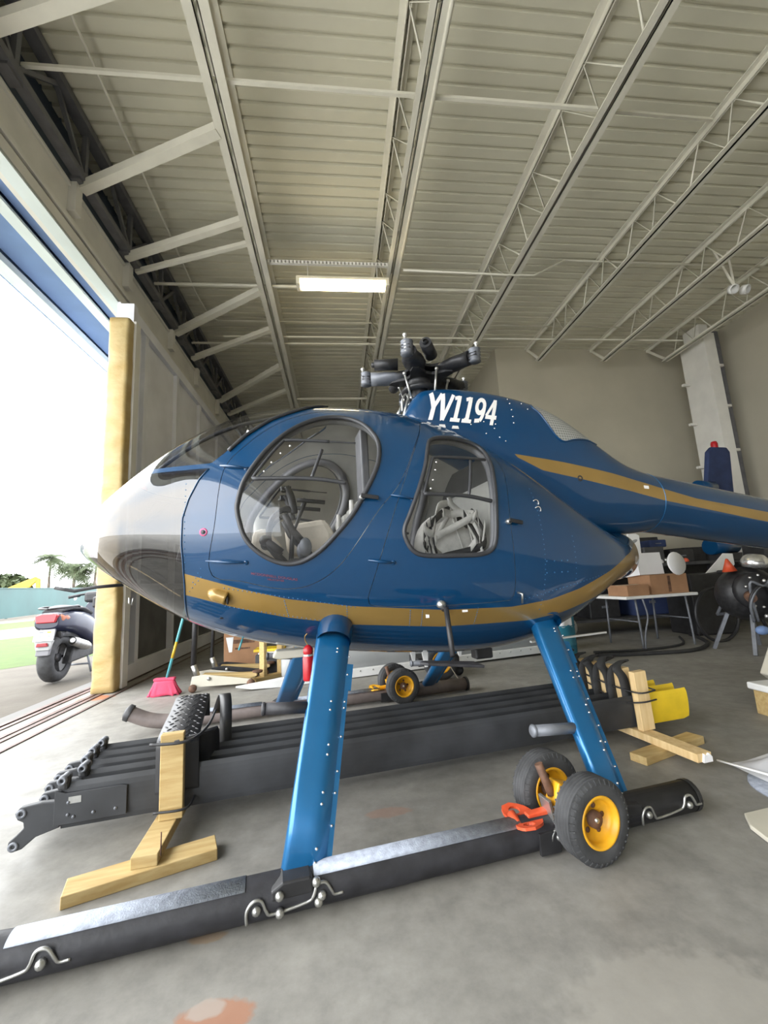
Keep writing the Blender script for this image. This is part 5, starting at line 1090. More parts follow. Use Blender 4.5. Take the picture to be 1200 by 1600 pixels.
carton('small brown carton sitting on top of the tall box', (-1.32, 5.95, .522), .05, .26, .36, .14, band=False)
k = MB(); k.b2(-.25, .25, -.2, .2, 0, .012); ob = k.build('paper_stack', 'paper'); ob.location = (-.72, 5.55, .215); tag(ob, 'white papers on a crate beside the tall box', 'papers')
k = MB(); k.b2(-.28, .28, -.22, .22, 0, .21); ob = k.build('low_crate', 'cabin_dark', bevel=.01); ob.location = (-.72, 5.55, 0); tag(ob, 'low dark crate beside the tall box', 'crate')
k = MB(); k.b2(-.18, .18, -.12, .12, 0, .03); ob = k.build('yellow_manual', 'yellow', bevel=.004); ob.location = (-.86, 5.56, .229); tag(ob, 'yellow booklet on the white papers', 'booklet')
# second, distant wooden cradle with uprights
cr3 = thing('timber_rack', 'pine rack with three uprights behind the far skid', 'wooden rack', (-.86, 4.95, 0), .75)
board(cr3, 'foot_board', (-.1, 0, .02), (.75, 0, .02), .09, .04)
for i in range(3): board(cr3, 'upright', (.02+.23*i, 0, .04), (.02+.23*i, 0, .49-.01*i), .09, .04)
# long grey tube with white keel strip (float) on the floor
ft = thing('grey_float', 'long grey float tube with a white keel strip on the floor behind', 'float', (0, 0, 0))
A_, B_ = Vector((-.62, 4.74, .17)), Vector((2.85, 5.35, .20)); k = MB(); d_ = (B_-A_).normalized()
k.tube([A_+d_*t for t in (0, .04, .2, 1, 2, 3, 3.5)], [.10, .135, .16, .165, .165, .165, .16], n=24); k.build('float_tube', 'grey_tube', ft)
sd = Vector((d_.y, -d_.x, 0)); k = MB(); base = A_+sd*.17; base.z = .03
k.prism([(-.45, .02), (-.30, -.015), (0, -.03), (3.4, -.03), (3.4, .055), (.05, .055), (-.15, .04)], base, d_, (0, 0, 1), sd, -.06, .02); kp = k.build('keel_strip', 'white', ft, bevel=.004)
for i in range(24): MB().lathe([(.001, 0), (.009, 0), (.007, .005), (.001, .006)], base+d_*(.1+.14*i)+sd*.02+Vector((0, 0, .03)), sd, n=8).build('strip_bolt', 'steel', kp)
for q in (.7, 2.4): MB().b2(-.05, .05, -.12, .12, 0, .05).build('chock', 'black', ft).location = (A_+d_*q).to_2d().to_3d()
# white tail cone or fairing lying beyond
k = MB(); k.tube([(0, 0, 0), (.2, .03, .01), (.9, .14, .02), (1.6, .25, .0)], [.06, .15, .18, .12], n=20); ob = k.build('white_fairing', 'white'); ob.location = (1.75, 5.75, .18); tag(ob, 'smooth white fairing lying on the floor behind the float', 'fairing')
k = MB(); k.cyl((0, 0, 0), (0, 0, .62), .02, n=10); k.lathe([(.001, 0), (.09, 0), (.09, .015), (.02, .03)], (0, 0, 0), (0, 0, 1), n=16); ob = k.build('white_post', 'white'); ob.location = (.62, 5.35, 0); tag(ob, 'short white post standing behind the float', 'post')
# teal drum
dm = thing('teal_drum', 'teal drum with torn white label behind the rear strut', 'drum', (2.42, 4.62, 0))
MB().lathe([(.001, 0), (.17, 0), (.175, .01), (.17, .02), (.17, .19), (.176, .20), (.17, .21), (.17, .39), (.176, .40), (.17, .41), (.17, .56), (.176, .575), (.165, .58), (.16, .565), (.001, .56)], (0, 0, 0), (0, 0, 1), n=32).build('drum_body', 'drum', dm)
k = MB(); k.loft([[Vector((.1722*math.sin(q), -.1722*math.cos(q), .40+.015*math.sin(q*9))) , Vector((.1722*math.sin(q), -.1722*math.cos(q), .52+.01*math.cos(q*7)))] for q in np.linspace(-.7, .5, 16)], closed=False, caps=False); k.build('torn_label', 'paper', dm, solid=.001)
k = MB(); k.b2(-.30, .42, -.012, .012, -.006, .006); ob = k.build('white_rod', 'white'); ob.location = hw(1.72, .25, .50); ob.rotation_euler = (0, 0, TH+.1); tag(ob, 'thin white rod resting across the foam strips', 'rod')

# ================================================================== RIGHT SIDE
tb_ = thing('folding_table', 'white folding table carrying an open cardboard box', 'table', (4.05, 5.25, 0), .06)
MB().b2(-.62, .40, -.35, .38, .60, .635).build('table_top', 'white', tb_, bevel=.008)
for sx in (-.42, .3):
    k = MB(); k.tube(catmull([(sx, -.28, 0), (sx, -.27, .3), (sx, -.25, .6)], 4), .013, n=8); k.build('leg', 'hub_grey', tb_); k = MB(); k.tube([(sx, .3, 0), (sx, .29, .3), (sx, .28, .6)], .013, n=8); k.build('leg', 'hub_grey', tb_)
    MB().tube([(sx, -.27, .32), (sx, .29, .32)], .009, n=6).build('leg_brace', 'hub_grey', tb_)
obx = carton('open brown box with white sheet in it on the folding table', (4.14, 5.18, .636), .02, .52, .40, .24, band=False, flaps=False)
MB().b2(-.02, .02, -.203, -.199, .02, .22).build('packing_tape', 'rust', obx)
carton('low tan carton lying left of the open box on the table', (3.66, 5.10, .636), .05, .30, .36, .13, band=False)
k = MB(); k.b2(-.18, .18, -.012, .012, 0, .28); k.b2(-.18, -.165, -.012, .25, 0, .28); ob = k.build('white_panel_sheet', 'paper', bevel=.003); ob.location = (4.02, 5.10, .88); ob.rotation_euler = (-.1, 0, .05); tag(ob, 'white folded sheet standing on the open box', 'sheet')
k = MB(); k.lathe([(.001, 0), (.13, .0), (.15, .02), (.14, .035), (.001, .03)], (0, 0, 0), (.2, -1, .1), n=20); ob = k.build('white_face_shield', 'paper'); ob.location = (4.30, 5.02, 1.0); tag(ob, 'round white shield leaning on the open box', 'shield')
k = MB(); k.prism([(-.09, 0), (.09, 0), (.1, .45), (.05, .48), (-.09, .48)], (0, 0, 0), (1, 0, 0), (0, 0, 1), (0, 1, 0), -.02, .02); lb = k.build('white_tag_board', 'white', bevel=.004); lb.location = (4.66, 6.2, 1.021); tag(lb, 'white board with grey oval above the table boxes', 'board')
MB().sphere((0, -.021, .36), .05, sc=(1.2, .05, .5), rot=Matrix.Rotation(-.4, 3, 'Y')).build('grey_oval', 'grey_tube', lb)
k = MB(); k.b2(-.32, .32, -.12, .12, 0, .40); ob = k.build('grey_cabinet', 'plastic_grey', bevel=.01); ob.location = (4.25, 6.35, 1.02); tag(ob, 'grey cabinet on the dark bench behind the table', 'cabinet')
# dark work bench along the side with gear on it
def bench(label, loc, rz, L, D, H_):
    t = thing('work_bench', label, 'bench', loc, rz)
    MB().b2(-L/2, L/2, -D/2, D/2, H_-.05, H_).build('bench_top', 'cabin_dark', t, bevel=.006)
    for sx in (-1, 1):
        for sy in (-1, 1): MB().b2(sx*(L/2-.08)-.04, sx*(L/2-.08)+.04, sy*(D/2-.08)-.04, sy*(D/2-.08)+.04, 0, H_-.05).build('leg', 'black', t)
    MB().b2(-L/2+.1, L/2-.1, -D/2+.06, D/2-.06, .2, .23).build('lower_shelf', 'cabin_dark', t)
    MB().b2(-L/2+.1, L/2-.1, D/2-.05, D/2-.03, .23, H_-.05).build('back_panel', 'black', t)
    return t
bench('long dark work bench behind the folding table', (4.6, 6.45, 0), -.05, 2.6, .8, 1.02)
bench('dark work bench to the right, under the distant tail fin', (7.0, 6.6, 0), -.05, 1.9, .8, 1.02)
random.seed(5)
for i, (x, y_, z, sx, sy, sz, m, lab) in enumerate([(3.75, 6.4, 1.02, .3, .3, .3, 'black', 'black case on the left end of the dark bench'), (4.95, 6.3, 1.02, .34, .3, .26, 'cabin_dark', 'dark tool case on the bench right of the white board'), (5.45, 6.35, 1.02, .4, .35, .2, 'black', 'black box on the right end of the long bench'), (5.2, 6.5, 1.28, .3, .3, .12, 'blue_dark', 'navy folded cloth on the dark tool case'),
    (4.1, 6.5, .23, .5, .4, .34, 'black', 'black crate under the left of the long bench'), (4.9, 6.5, .23, .6, .4, .4, 'blue_dark', 'navy crate under the right of the long bench'), (7.3, 6.5, 1.02, .5, .4, .3, 'cabin_dark', 'dark case on the right-hand bench'), (6.9, 6.6, .23, .6, .4, .5, 'black', 'black crate under the right-hand bench')]):
    k = MB(); k.b2(-sx/2, sx/2, -sy/2, sy/2, 0, sz); cs = thing('storage_case', lab, 'case', (x, y_, z)); k.build('case_body', m, cs, bevel=.015)
    MB().b2(-.05, .05, -sy/2-.012, -sy/2, sz*.45, sz*.55).build('handle', 'hub_grey', cs)
# jumble of small metal parts on the bench
for i in range(9):
    k = MB(); r = random.uniform(.025, .05); k.lathe([(.001, 0), (r, 0), (r*1.1, r*.6), (r*.5, r*1.4), (.001, r*1.5)], (0, 0, 0), (random.uniform(-.4, .4), random.uniform(-1, 0), .6), n=12)
    ob = k.build('engine_part', ['steel', 'rust', 'hub_grey', 'red', 'paper'][i % 5]); ob.location = (4.55+.11*i, 6.08+.02*(i % 3), 1.03+.02*(i % 2)); tag(ob, ['steel engine part at the left end of the row along the bench front', 'rusty engine part second from the left in the bench row', 'dark grey engine part third from the left in the bench row', 'red engine part fourth from the left in the bench row', 'white engine part in the middle of the bench row', 'steel engine part just right of the white one in the bench row', 'rusty engine part third from the right in the bench row', 'dark grey engine part second from the right in the bench row', 'red engine part at the right end of the bench row'][i], 'machine part', 'loose engine parts on the bench')
# distant tail fin
tf = thing('tail_fin', 'dark blue tail fin with red beacon standing beyond the boom', 'tail fin', (6.22, 6.2, 0), .15)
k = MB(); k.prism([(.0, 1.2), (.25, 1.2), (.38, 2.0), (.48, 2.82), (.42, 2.90), (.10, 2.90), (.0, 2.82), (-.16, 2.25), (-.1, 1.9)], (0, 0, 0), (1, 0, 0), (0, 0, 1), (0, 1, 0), -.04, .04); k.build('fin_skin', 'blue_dark', tf, bevel=.02)
MB().cyl((-.34, 0, 2.2), (-.02, 0, 2.2), .12, .11, n=20).build('tail_cone', 'blue', tf)
MB().cyl((-.3, 0, 1.24), (.2, 0, 1.24), .13, n=20).build('lower_fairing', 'blue', tf)
MB().lathe([(.05, 2.89), (.052, 2.96), (.04, 3.0), (.001, 3.01)], (.2, 0, 0), (0, 0, 1), n=16).build('beacon', 'deep_red', tf)
MB().b2(-.2, .2, -.12, .12, 1.02, 1.12).build('fin_stand', 'black', tf)
# stripped engine on a stand at the right edge
en = thing('stripped_engine', 'black stripped engine with hoses and chrome parts at the right edge', 'engine', (4.62, 4.42, 0))
MB().sphere((0, 0, .62), .30, n=20, m=14, sc=(1.1, .9, 1.0)).build('engine_block', 'hub_dark', en)
MB().lathe([(.001, -.06), (.19, -.06), (.2, 0), (.19, .06), (.001, .06)], (-.12, -.2, .66), (-.3, -1, 0), n=24).build('gear_cover', 'black', en)
for i in range(9):
    q = 2*PI*i/9; MB().lathe([(.001, 0), (.015, 0), (.012, .02), (.001, .022)], (-.15+.17*math.cos(q), -.27+.02*math.cos(q), .66+.17*math.sin(q)), (-.3, -1, 0), n=8).build('cover_bolt', 'screw', en)
MB().cyl((-.2, -.2, .62), (-.32, -.34, .60), .05, n=14).build('starter', 'rust', en)
MB().lathe([(.001, 0), (.12, 0), (.13, .05), (.11, .10), (.08, .13), (.001, .14)], (.05, -.1, .92), (0, -.2, 1), n=20).build('intake_dome', 'screw', en)
MB().lathe([(.001, 0), (.07, 0), (.012, .14), (.001, .145)], (-.22, -.05, .88), (-.1, 0, 1), n=14).build('orange_cap', 'red', en)
for i in range(7):
    a0 = random.uniform(-.3, .3); k = MB(); k.tube(catmull([(-.1+a0, -.28, .35), (-.25+a0*.6, -.36, .5+.05*i), (-.05+a0, -.38, .72), (.15+a0*.4, -.3, .55+.06*i), (.2, -.28, .30)], 6), .014, n=6); k.build('hose', ['black', 'hub_grey'][i % 2], en)
for i in range(8): MB().sphere((random.uniform(-.3, .2), -.31+random.uniform(-.06, .04), random.uniform(.4, .85)), random.uniform(.014, .026), n=8, m=6).build('fitting', ['screw', 'steel', 'red', 'screw'][i % 4], en)
for sx in (-1, 1):
    for sy in (-1, 1): MB().bar((sx*.15, sy*.15, .4), (sx*.3, sy*.25, 0), .035, .035).build('stand_leg', 'hub_grey', en)
MB().sphere((-.22, -.3, .26), .06, n=10, m=8, sc=(1.2, .8, .8)).build('blue_rag', 'blue_sheet', en)
# bicycle frame
bi = thing('bicycle', 'dark bicycle leaning in the clutter left of the engine', 'bicycle', (5.25, 5.05, 0), .1)
for cx in (-.5, .5): MB().tube([Vector((cx+.33*math.cos(q), 0, .34+.33*math.sin(q))) for q in [2*PI*i/40 for i in range(40)]], .02, n=8, closed=True).build('wheel', 'black', bi)
k = MB()
for p0, p1 in (((-.5, 0, .34), (-.08, 0, .34)), ((-.08, 0, .34), (-.2, 0, .82)), ((-.2, 0, .76), (.34, 0, .80)), ((-.08, 0, .34), (.36, 0, .70)), ((-.5, 0, .34), (-.19, 0, .74)), ((.34, 0, .84), (.5, 0, .34))): k.cyl(p0, p1, .018, n=8)
k.build('bicycle_frame', 'hub_grey', bi); MB().box((-.22, 0, .86), (.24, .12, .05)).build('saddle', 'black', bi, bevel=.02); MB().tube([(.3, -.25, .95), (.36, -.1, .93), (.34, 0, .88), (.36, .1, .93), (.3, .25, .95)], .014, n=8).build('handlebar', 'black', bi)
k = MB(); k.prism([(-.28, 0), (.1, .02), (.2, .1), (.2, .26), (.05, .27), (-.08, .16)], (0, 0, 0), (1, 0, 0), (0, 0, 1), (0, 1, 0), -.01, .01); ob = k.build('white_fairing_scrap', 'white', bevel=.004); ob.location = (5.55, 5.62, .84); tag(ob, 'pale curved panel scrap above the bicycle', 'panel')
k = MB(); k.b2(-.3, .3, -.25, .25, 0, .84); ob = k.build('black_trunk', 'black', bevel=.02); ob.location = (5.2, 5.75, 0); tag(ob, 'black upright trunk behind the bicycle', 'trunk')
# hoses on the floor
pipe('floor_hose', 'thick black hose curving across the floor in front of the clutter', catmull([(2.9, 4.75, .02), (3.4, 4.62, .02), (4.0, 4.60, .02), (4.5, 4.95, .02), (4.85, 5.6, .02)], 8), .022, 'foam', 'hose')
pipe('floor_hose', 'second thinner black hose lying just behind the thick one', catmull([(3.0, 4.95, .015), (3.6, 4.85, .015), (4.2, 5.0, .015), (4.6, 5.5, .015)], 8), .014, 'foam', 'hose')
pipe('hanging_cable', 'thin grey cable hanging from the folding table to the floor', catmull([(3.66, 4.86, .60), (3.68, 4.84, .40), (3.62, 4.84, .2), (3.60, 4.85, .015)], 6), .010, 'hub_grey', 'cable')
# white panel on the floor, plastic sheet, small boxes at the right edge
wp = thing('white_floor_panel', 'cream white board lying on the floor at the right edge', 'board', (1.52, 1.62, 0))
k = MB(); k.prism([(-.02, -.02), (.03, .05), (.62, .12), (.62, -.52), (.0, -.50), (-.13, -.52)], (0, 0, 0), (1, 0, 0), (0, 1, 0), (0, 0, 1), .003, .02); k.build('panel_sheet', 'beige', wp, bevel=.003)
ps = thing('plastic_sheet', 'crumpled clear plastic sheet over a blue-grey disc on the floor', 'plastic', (2.24, 1.99, 0))
random.seed(3); k = MB(); N_ = 26; g_ = []
for i in range(N_+1):
    row = []
    for j in range(N_+1):
        u, v = i/N_, j/N_; x = -.36+.85*u; y_ = -.34+.42*v-.10*u+.12*v*u
        z = .012+max(0, u-.03)**.6*.36*math.sin(PI*min(1, v*1.02))**1.3*(.72+.28*math.sin(7*v+3*u))+.06*abs(math.sin(9*v+6*u))*u+.02*abs(math.sin(23*v-9*u))*u
        row.append(Vector((x, y_, z)))
    g_.append(row)
k.add([p for r in g_ for p in r], [(i*(N_+1)+j, i*(N_+1)+j+1, (i+1)*(N_+1)+j+1, (i+1)*(N_+1)+j) for i in range(N_) for j in range(N_)], 0, True); k.build('sheet_film', 'clear', ps)
k = MB(); k.tube([(-.41, .085, .03), (-.37, -.13, .05), (-.30, -.35, .05)], .005, n=6); k.build('white_edge_strip', 'white', ps)
k = MB(); k.lathe([(.001, 0), (.2, 0), (.2, .01), (.001, .011)], (-.26, -.20, 0), (0, 0, 1), n=28); k.build('grey_disc', 'grip', ps)
wb2 = thing('wooden_crate', 'small orange wood box with white rim behind the plastic sheet', 'box', (2.86, 2.56, 0), .0)
MB().b2(-.15, .3, -.12, .12, .0, .155).build('crate_body', 'wood', wb2, bevel=.003); MB().b2(-.185, .32, -.13, .13, .156, .20).build('white_rim', 'white', wb2, bevel=.01)
fb_ = thing('foam_board', 'cream foam slab standing behind the small wood box', 'slab', (3.06, 2.80, 0), .0)
MB().prism([(-.11, .20), (-.05, .15), (.4, .15), (.4, .5), (.0, .38)], (0, 0, 0), (1, 0, 0), (0, 0, 1), (0, 1, 0), -.05, .05).build('slab', 'beige', fb_, bevel=.012); MB().b2(-.0, .4, -.12, .12, 0, .12).build('slab_base', 'cabin_dark', fb_)
for i, (x, y_) in enumerate(((1.58, 1.44), (1.0, 1.9), (2.25, 2.95))):
    k = MB(); k.add([(0, 0, .002), (.03, .008, .006), (.02, .024, .003), (-.006, .018, .005)], [(0, 1, 2, 3)], 0); ob = k.build('paper_scrap', 'paper', solid=.001); ob.location = (x, y_, .001); tag(ob, ['scrap of white paper near the cream board', 'scrap of white paper near the near skid end', 'scrap of white paper near the yellow tips'][i], 'paper scrap')

# dark lockers; the deep bay pair is added to stand in for deep shade
def locker(label, loc, rz, L, D, H_, m='cabin_dark'):
    t = thing('storage_locker', label, 'locker', loc, rz)
    MB().b2(-L/2, L/2, -D/2, D/2, 0, H_).build('locker_body', m, t, bevel=.01)
    for sx in (-1, 1):
        dd = MB().b2(sx*L/4-L/4+.01, sx*L/4+L/4-.01, -D/2-.014, -D/2, .05, H_-.04).build('locker_door', m, t, bevel=.004); MB().b2(sx*.03-.01, sx*.03+.01, -D/2-.03, -D/2-.014, H_*.5, H_*.5+.12).build('door_handle', 'hub_grey', dd)
    return t
locker('added dark locker for the deep shade, left behind the cabin belly', (-.2, 8.9, 0), 0, 2.2, .6, 1.0, 'black')
locker('added dark locker for the deep shade, seen between the struts', (2.2, 8.9, 0), 0, 2.2, .6, 1.0, 'black')
locker('dark locker against the back wall behind the benches', (5.2, 8.1, 0), 0, 2.4, .6, 1.55, 'black')
locker('dark locker by the wall column', (7.2, 7.9, 0), 0, .9, .6, 1.3, 'black')

# ================================================================== OUTDOORS
gr_ = MB(); gr_.add([(-4.2, 8.2, -.008), (-5.6, 6.8, -.008), (-24, 2, -.008), (-24, 9, -.008), (-9.3, 12.6, -.008), (-7.2, 15.5, -.008)], [(0, 1, 2, 3, 4, 5)], 0); ob = gr_.build('grass_verge', 'grass'); tag(ob, 'bright green grass verge just outside behind the scooter', 'grass', kind='stuff')
rd = MB(); rd.add([(-7.0, 15.6, -.0085), (-9.3, 12.8, -.0085), (-24, 9.4, -.0085), (-60, 16, -.0085), (-60, 30, -.0085), (-12, 24, -.0085), (-9, 40, -.0085)], [(0, 1, 2, 3, 4, 5, 6)], 0); struct(rd.build('trim_5', 'road'), 'pale road beyond the verge', 'road')
g2 = MB(); g2.add([(-11.5, 18.5, -.007), (-13, 15.2, -.007), (-40, 19, -.007), (-40, 26, -.007), (-16, 21.5, -.007), (-14, 26, -.007)], [(0, 1, 2, 3, 4, 5)], 0); tag(g2.build('grass_strip', 'grass'), 'second thin green grass strip across the road', 'grass', kind='stuff')
fe = thing('teal_fence', 'long teal site fence across the road', 'fence', (0, 0, 0))
fe.location = (-23, 35, 0)
P0, P1 = Vector((6.5, -22, 0)), Vector((-1.5, 18, 0))
k = MB(); k.bar(P0+Vector((0, 0, .88)), P1+Vector((0, 0, .92)), .06, 1.72); k.build('fence_sheet', 'fence', fe)
k = MB(); k.bar(P0+Vector((0, 0, 1.76)), P1+Vector((0, 0, 1.80)), .12, .06); k.build('fence_rail', 'fence', fe)
for i in range(9): p = P0.lerp(P1, i/8); MB().bar(p+Vector((-.1, 0, 0)), p+Vector((-.1, 0, 1.8)), .1, .1, (1, 0, 0)).build('fence_post', 'fence', fe)
k = MB(); p = P0.lerp(P1, .62)+Vector((.06, 0, 1.0)); k.lathe([(.001, 0), (.22, 0), (.2, .02), (.001, .02)], p, (1, -.1, 0), n=16); k.build('white_notice', 'paper', fe)
# grass in front of the fence
def palm(label, x, y, h, seed, cr_=2.4, n=16):
    random.seed(seed); t = thing('palm_tree', label, 'palm tree', (x, y, 0))
    MB().tube(catmull([(0, 0, 0), (.15, 0, h*.3), (.1, .1, h*.65), (.3, 0, h)], 5), [.22-.008*i for i in range(16)], n=8).build('trunk', 'trunk', t)
    k = MB(); top = Vector((.3, 0, h)); n = n*2
    for i in range(n):
        a = 2*PI*i/n+random.uniform(-.2, .2); el = random.uniform(-.25, 1.0); L = cr_*random.uniform(.85, 1.15); d_ = Vector((math.cos(a), math.sin(a), 0)); s_ = Vector((-d_.y, d_.x, 0))
        pts = [top+d_*(L*u)*math.cos(el*(1-.3*u))+Vector((0, 0, L*(u*math.sin(el)-.75*u*u))) for u in np.linspace(0, 1, 9)]
        for j in range(8):
            p, q = pts[j], pts[j+1]; w_ = .95*math.sin(PI*(j+1)/9.5)+.12
            for sg in (-1, 1):
                for f in (0, .5):
                    r_ = p.lerp(q, f); k.add([r_, p.lerp(q, f+.32), r_+(q-p)*.9+s_*sg*w_+Vector((0, 0, -.30*w_))], [(0, 1, 2)], 0)
    k.build('fronds', 'palm_leaf', t); return t
palm('tall palm rising highest above the fence', -37.4, 60, 6.3, 1, 2.6, 18)
palm('palm right of the tallest one, next to the padded edge', -34.4, 60, 5.0, 2, 2.4, 18)
palm('palm closest to the helicopter nose', -31.8, 60, 5.6, 3, 2.4, 16)
palm('leaning palm between the tallest one and the nose', -36.6, 64, 4.6, 4, 2.4, 18)
palm('rightmost distant palm below the nose', -31.2, 63.5, 4.4, 6, 2.2, 14)
def bush(label, x, y, r, h, seed, n=900):
    random.seed(seed); t = thing('leafy_tree', label, 'tree', (x, y, 0)); k = MB()
    for i in range(n):
        a = random.uniform(0, 2*PI); u = random.uniform(-1, 1); rr = random.uniform(.6, 1)**.5; q = math.sqrt(1-u*u)
        p = Vector((r*rr*q*math.cos(a), r*rr*q*math.sin(a), h*.55+h*.45*rr*u)); e = Vector((random.uniform(-1, 1), random.uniform(-1, 1), random.uniform(-1, 1))).normalized()*.5; f = e.cross(Vector((random.random(), random.random(), 1))).normalized()*.3
        k.add([p-e, p+f, p+e, p-f], [(0, 1, 2, 3)], 0)
    k.build('foliage', 'palm_leaf', t); MB().cyl((0, 0, 0), (0, 0, h*.4), .2, n=8).build('trunk', 'trunk', t); return t
bush('round leafy tree at the far left above the fence', -43.5, 62, 2.6, 4.6, 8)
bush('low scrub behind the fence under the palms', -36, 70, 4.5, 3.0, 9)
ex = thing('excavator', 'yellow excavator arm showing above the teal fence', 'excavator', (-38.6, 58, 0), .3)
k = MB(); k.prism([(-3.2, 2.0), (-1.0, 3.0), (.9, 3.9), (1.1, 3.4), (.4, 2.6), (-.6, 2.4), (-2.6, 1.3)], (0, 0, 0), (1, 0, 0), (0, 0, 1), (0, 1, 0), -.25, .25); k.build('boom_arm', 'excavator', ex, bevel=.05)
k = MB(); k.prism([(.9, 3.9), (1.4, 3.6), (1.5, 1.0), (1.1, .9)], (0, 0, 0), (1, 0, 0), (0, 0, 1), (0, 1, 0), -.2, .2); k.build('dipper_arm', 'excavator', ex, bevel=.05)
MB().b2(-4.6, -2.4, -1.1, 1.1, .8, 2.1).build('machine_body', 'excavator', ex, bevel=.1); MB().b2(-4.6, -1.6, -1.3, 1.3, .0, .8).build('tracks', 'black', ex, bevel=.2)

# scooter outside the door
sc2 = thing('motor_scooter', 'dark navy motor scooter parked outside, seen from behind', 'scooter', (-3.50, 5.95, 0), .10)
# local frame: +y forward, x to the right; rear wheel at the origin
def swheel(y_, name, w_):
    R_ = .285; MB().lathe([(.17, -.055*w_), (.20, -.072*w_), (.26, -.065*w_), (.28, -.04*w_), (.285, 0), (.28, .04*w_), (.26, .065*w_), (.20, .072*w_), (.17, .055*w_)], (0, y_, R_), (1, 0, 0), n=36).build(name, 'tyre', sc2)
    k = MB(); k.lathe([(.17, -.05), (.175, 0), (.17, .05)], (0, y_, R_), (1, 0, 0), n=30); k.lathe([(.001, -.04), (.05, -.04), (.05, .04), (.001, .04)], (0, y_, R_), (1, 0, 0), n=16)
    for i in range(5): q = 2*PI*i/5; k.bar((0, y_+.04*math.cos(q), R_+.04*math.sin(q)), (0, y_+.172*math.cos(q), R_+.172*math.sin(q)), .03, .04, (1, 0, 0))
    k.build('wheel_rim', 'hub_dark', sc2)
swheel(-.11, 'rear_tyre', 1.15); swheel(1.38, 'front_tyre', .9)
k = MB(); rings = []
for y_, z0, z1, w_ in ((-.36, .66, .80, .12), (-.28, .62, .84, .17), (-.05, .58, .86, .19), (.2, .50, .84, .20), (.42, .38, .80, .20), (.55, .28, .72, .20), (.9, .22, .40, .20), (1.05, .26, .50, .19)):
    zc, hz = (z0+z1)/2, (z1-z0)/2; rings.append([Vector((w_*math.copysign(abs(math.cos(q))**.7, math.cos(q)), y_, zc+hz*math.copysign(abs(math.sin(q))**.7, math.sin(q)))) for q in [2*PI*i/24 for i in range(24)]])
k.loft(rings); k.build('body_shell', 'scooter', sc2)
k = MB(); rings = []
for y_, z0, z1, w_ in ((1.0, .3, .95, .20), (1.12, .35, 1.02, .21), (1.3, .5, 1.0, .15), (1.42, .6, .85, .08)):
    zc, hz = (z0+z1)/2, (z1-z0)/2; rings.append([Vector((w_*math.copysign(abs(math.cos(q))**.7, math.cos(q)), y_, zc+hz*math.copysign(abs(math.sin(q))**.7, math.sin(q)))) for q in [2*PI*i/24 for i in range(24)]])
k.loft(rings); k.build('front_shield', 'scooter', sc2)
k = MB(); rings = []
for y_, z0, z1, w_ in ((-.25, .82, .87, .11), (-.05, .84, .92, .15), (.2, .83, .90, .16), (.35, .78, .88, .15), (.55, .74, .82, .12)):
    zc, hz = (z0+z1)/2, (z1-z0)/2; rings.append([Vector((w_*math.cos(q), y_, zc+hz*math.sin(q))) for q in [2*PI*i/20 for i in range(20)]])
k.loft(rings); k.build('seat', 'black', sc2)
for sg in (-1, 1):
    k = MB(); k.tube(catmull([(sg*.12, .15, .86), (sg*.17, .0, .90), (sg*.16, -.22, .89), (0, -.34, .88)], 5), .012, n=8); k.build('grab_rail', 'hub_dark', sc2)
    k = MB(); k.lathe([(.001, 0), (.05, .0), (.055, .02), (.03, .10), (.001, .13)], (sg*.10, -.30, .76), (sg*.55, .8, .05), n=14); k.build('turn_signal', 'amber', sc2)
k = MB(); k.prism([(-.10, -.045), (.10, -.045), (.12, .045), (.06, .06), (-.06, .06), (-.12, .045)], (0, -.365, .765), (1, 0, 0), (0, .15, 1), (0, -1, 0), -.05, .02); k.build('tail_light', 'tail_red', sc2, bevel=.012)
k = MB(); k.prism([(-.08, .0), (.08, .0), (.07, -.35), (-.07, -.35)], (0, -.30, .70), (1, 0, 0), (0, .3, 1), (0, 1, 0), -.02, .03); k.build('rear_mudguard', 'plastic_grey', sc2, bevel=.01)
k = MB(); k.b2(-.105, .105, -.002, .002, -.065, .065); pl_ = k.build('licence_plate', 'plate', sc2, bevel=.001); pl_.location = (0, -.40, .58); pl_.rotation_euler = (-.25, 0, 0)
MB().b2(-.05, -.01, -.0035, -.002, .03, .045).build('plate_mark', 'hub_grey', pl_); MB().b2(.03, .07, -.0035, -.002, .028, .046).build('plate_sticker', 'excavator', pl_); MB().b2(-.07, .07, -.0035, -.002, -.02, .008).build('plate_band', 'grip', pl_)
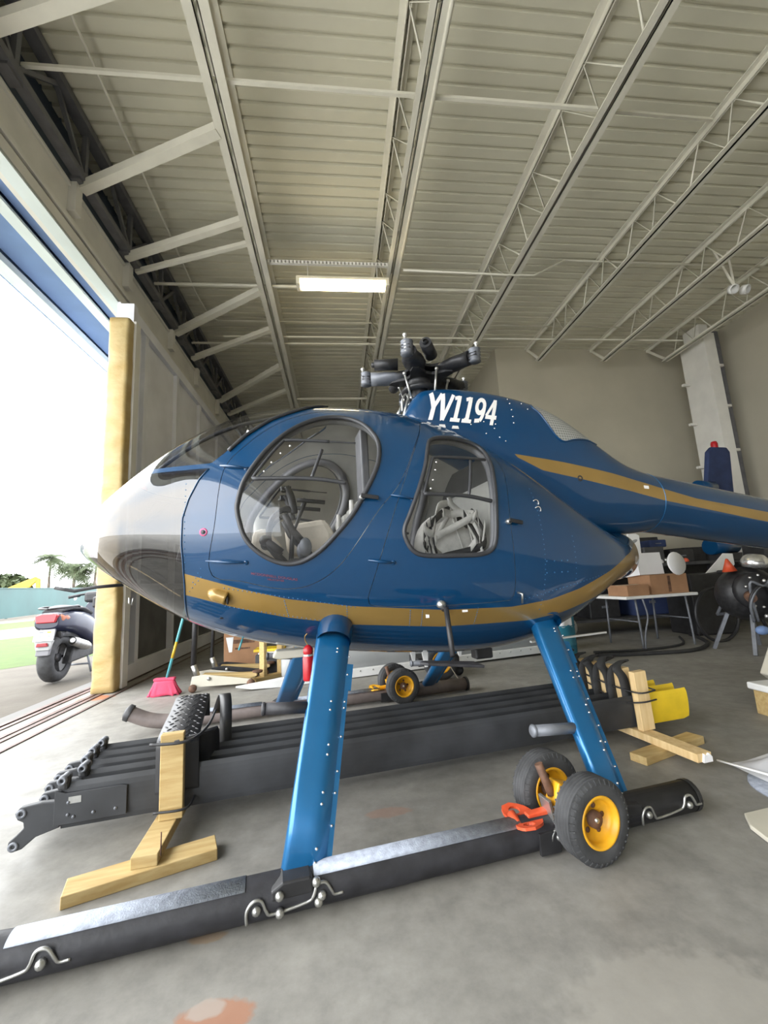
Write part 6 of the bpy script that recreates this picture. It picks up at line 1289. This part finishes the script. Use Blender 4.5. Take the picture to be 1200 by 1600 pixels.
k = MB(); k.prism([(-.06, -.02), (.06, -.02), (.05, .02), (-.05, .02)], (0, -.43, .475), (1, 0, 0), (0, 0, 1), (0, -1, 0), -.02, .01); k.build('reflector', 'tail_red', sc2, bevel=.006)
k = MB(); k.prism([(-.1, .06), (.1, .06), (.07, -.05), (-.07, -.05)], (0, -.40, .46), (1, 0, 0), (0, .2, 1), (0, 1, 0), -.01, .03); k.build('plate_bracket', 'grey_tube', sc2, bevel=.01)
MB().lathe([(.045, -.02), (.05, 0), (.055, .02), (.058, .30), (.045, .36), (.03, .40)], (.19, -.12, .47), (0.05, .92, -.28), n=18).build('muffler', 'steel', sc2)
MB().cyl((.195, -.13, .475), (.195, -.16, .485), .028, n=14).build('muffler_tip', 'steel', sc2)
k = MB(); k.prism([(-.2, -.1), (.5, -.08), (.5, .08), (-.1, .1)], (.10, .1, .30), (0, 1, 0), (0, 0, 1), (1, 0, 0), -.05, .05); k.build('drive_case', 'hub_dark', sc2, bevel=.02)
k = MB(); k.prism([(-.24, .62), (.45, .50), (.50, .22), (.22, .26), (.12, .48), (-.10, .56), (-.20, .50)], (0, 0, 0), (0, 1, 0), (0, 0, 1), (1, 0, 0), -.10, .10); k.build('inner_fender', 'black', sc2, bevel=.03)
k = MB(); k.tube([(.12, .42, .28), (.20, .38, .01)], .014, n=8); k.build('stand_leg', 'hub_grey', sc2); k = MB(); k.tube([(-.12, .42, .28), (-.20, .38, .01)], .014, n=8); k.build('stand_leg', 'hub_grey', sc2); MB().tube([(-.17, .39, .12), (.17, .39, .12)], .012, n=8).build('stand_bar', 'hub_grey', sc2)
k = MB(); k.tube(catmull([(-.34, .92, 1.02), (-.15, 1.02, 1.05), (.15, 1.02, 1.05), (.34, .92, 1.02)], 6), .016, n=8); k.build('handlebar', 'black', sc2)
for sg in (-1, 1): MB().cyl((sg*.24, .98, 1.03), (sg*.36, .90, 1.01), .022, n=10).build('hand_grip', 'black', sc2)
k = MB(); k.box((0, 1.0, 1.0), (.34, .16, .16)); k.build('handlebar_cover', 'black', sc2, bevel=.04); k = MB(); k.box((.12, .80, .92), (.2, .14, .16)); k.build('carry_pouch', 'black', sc2, bevel=.03)
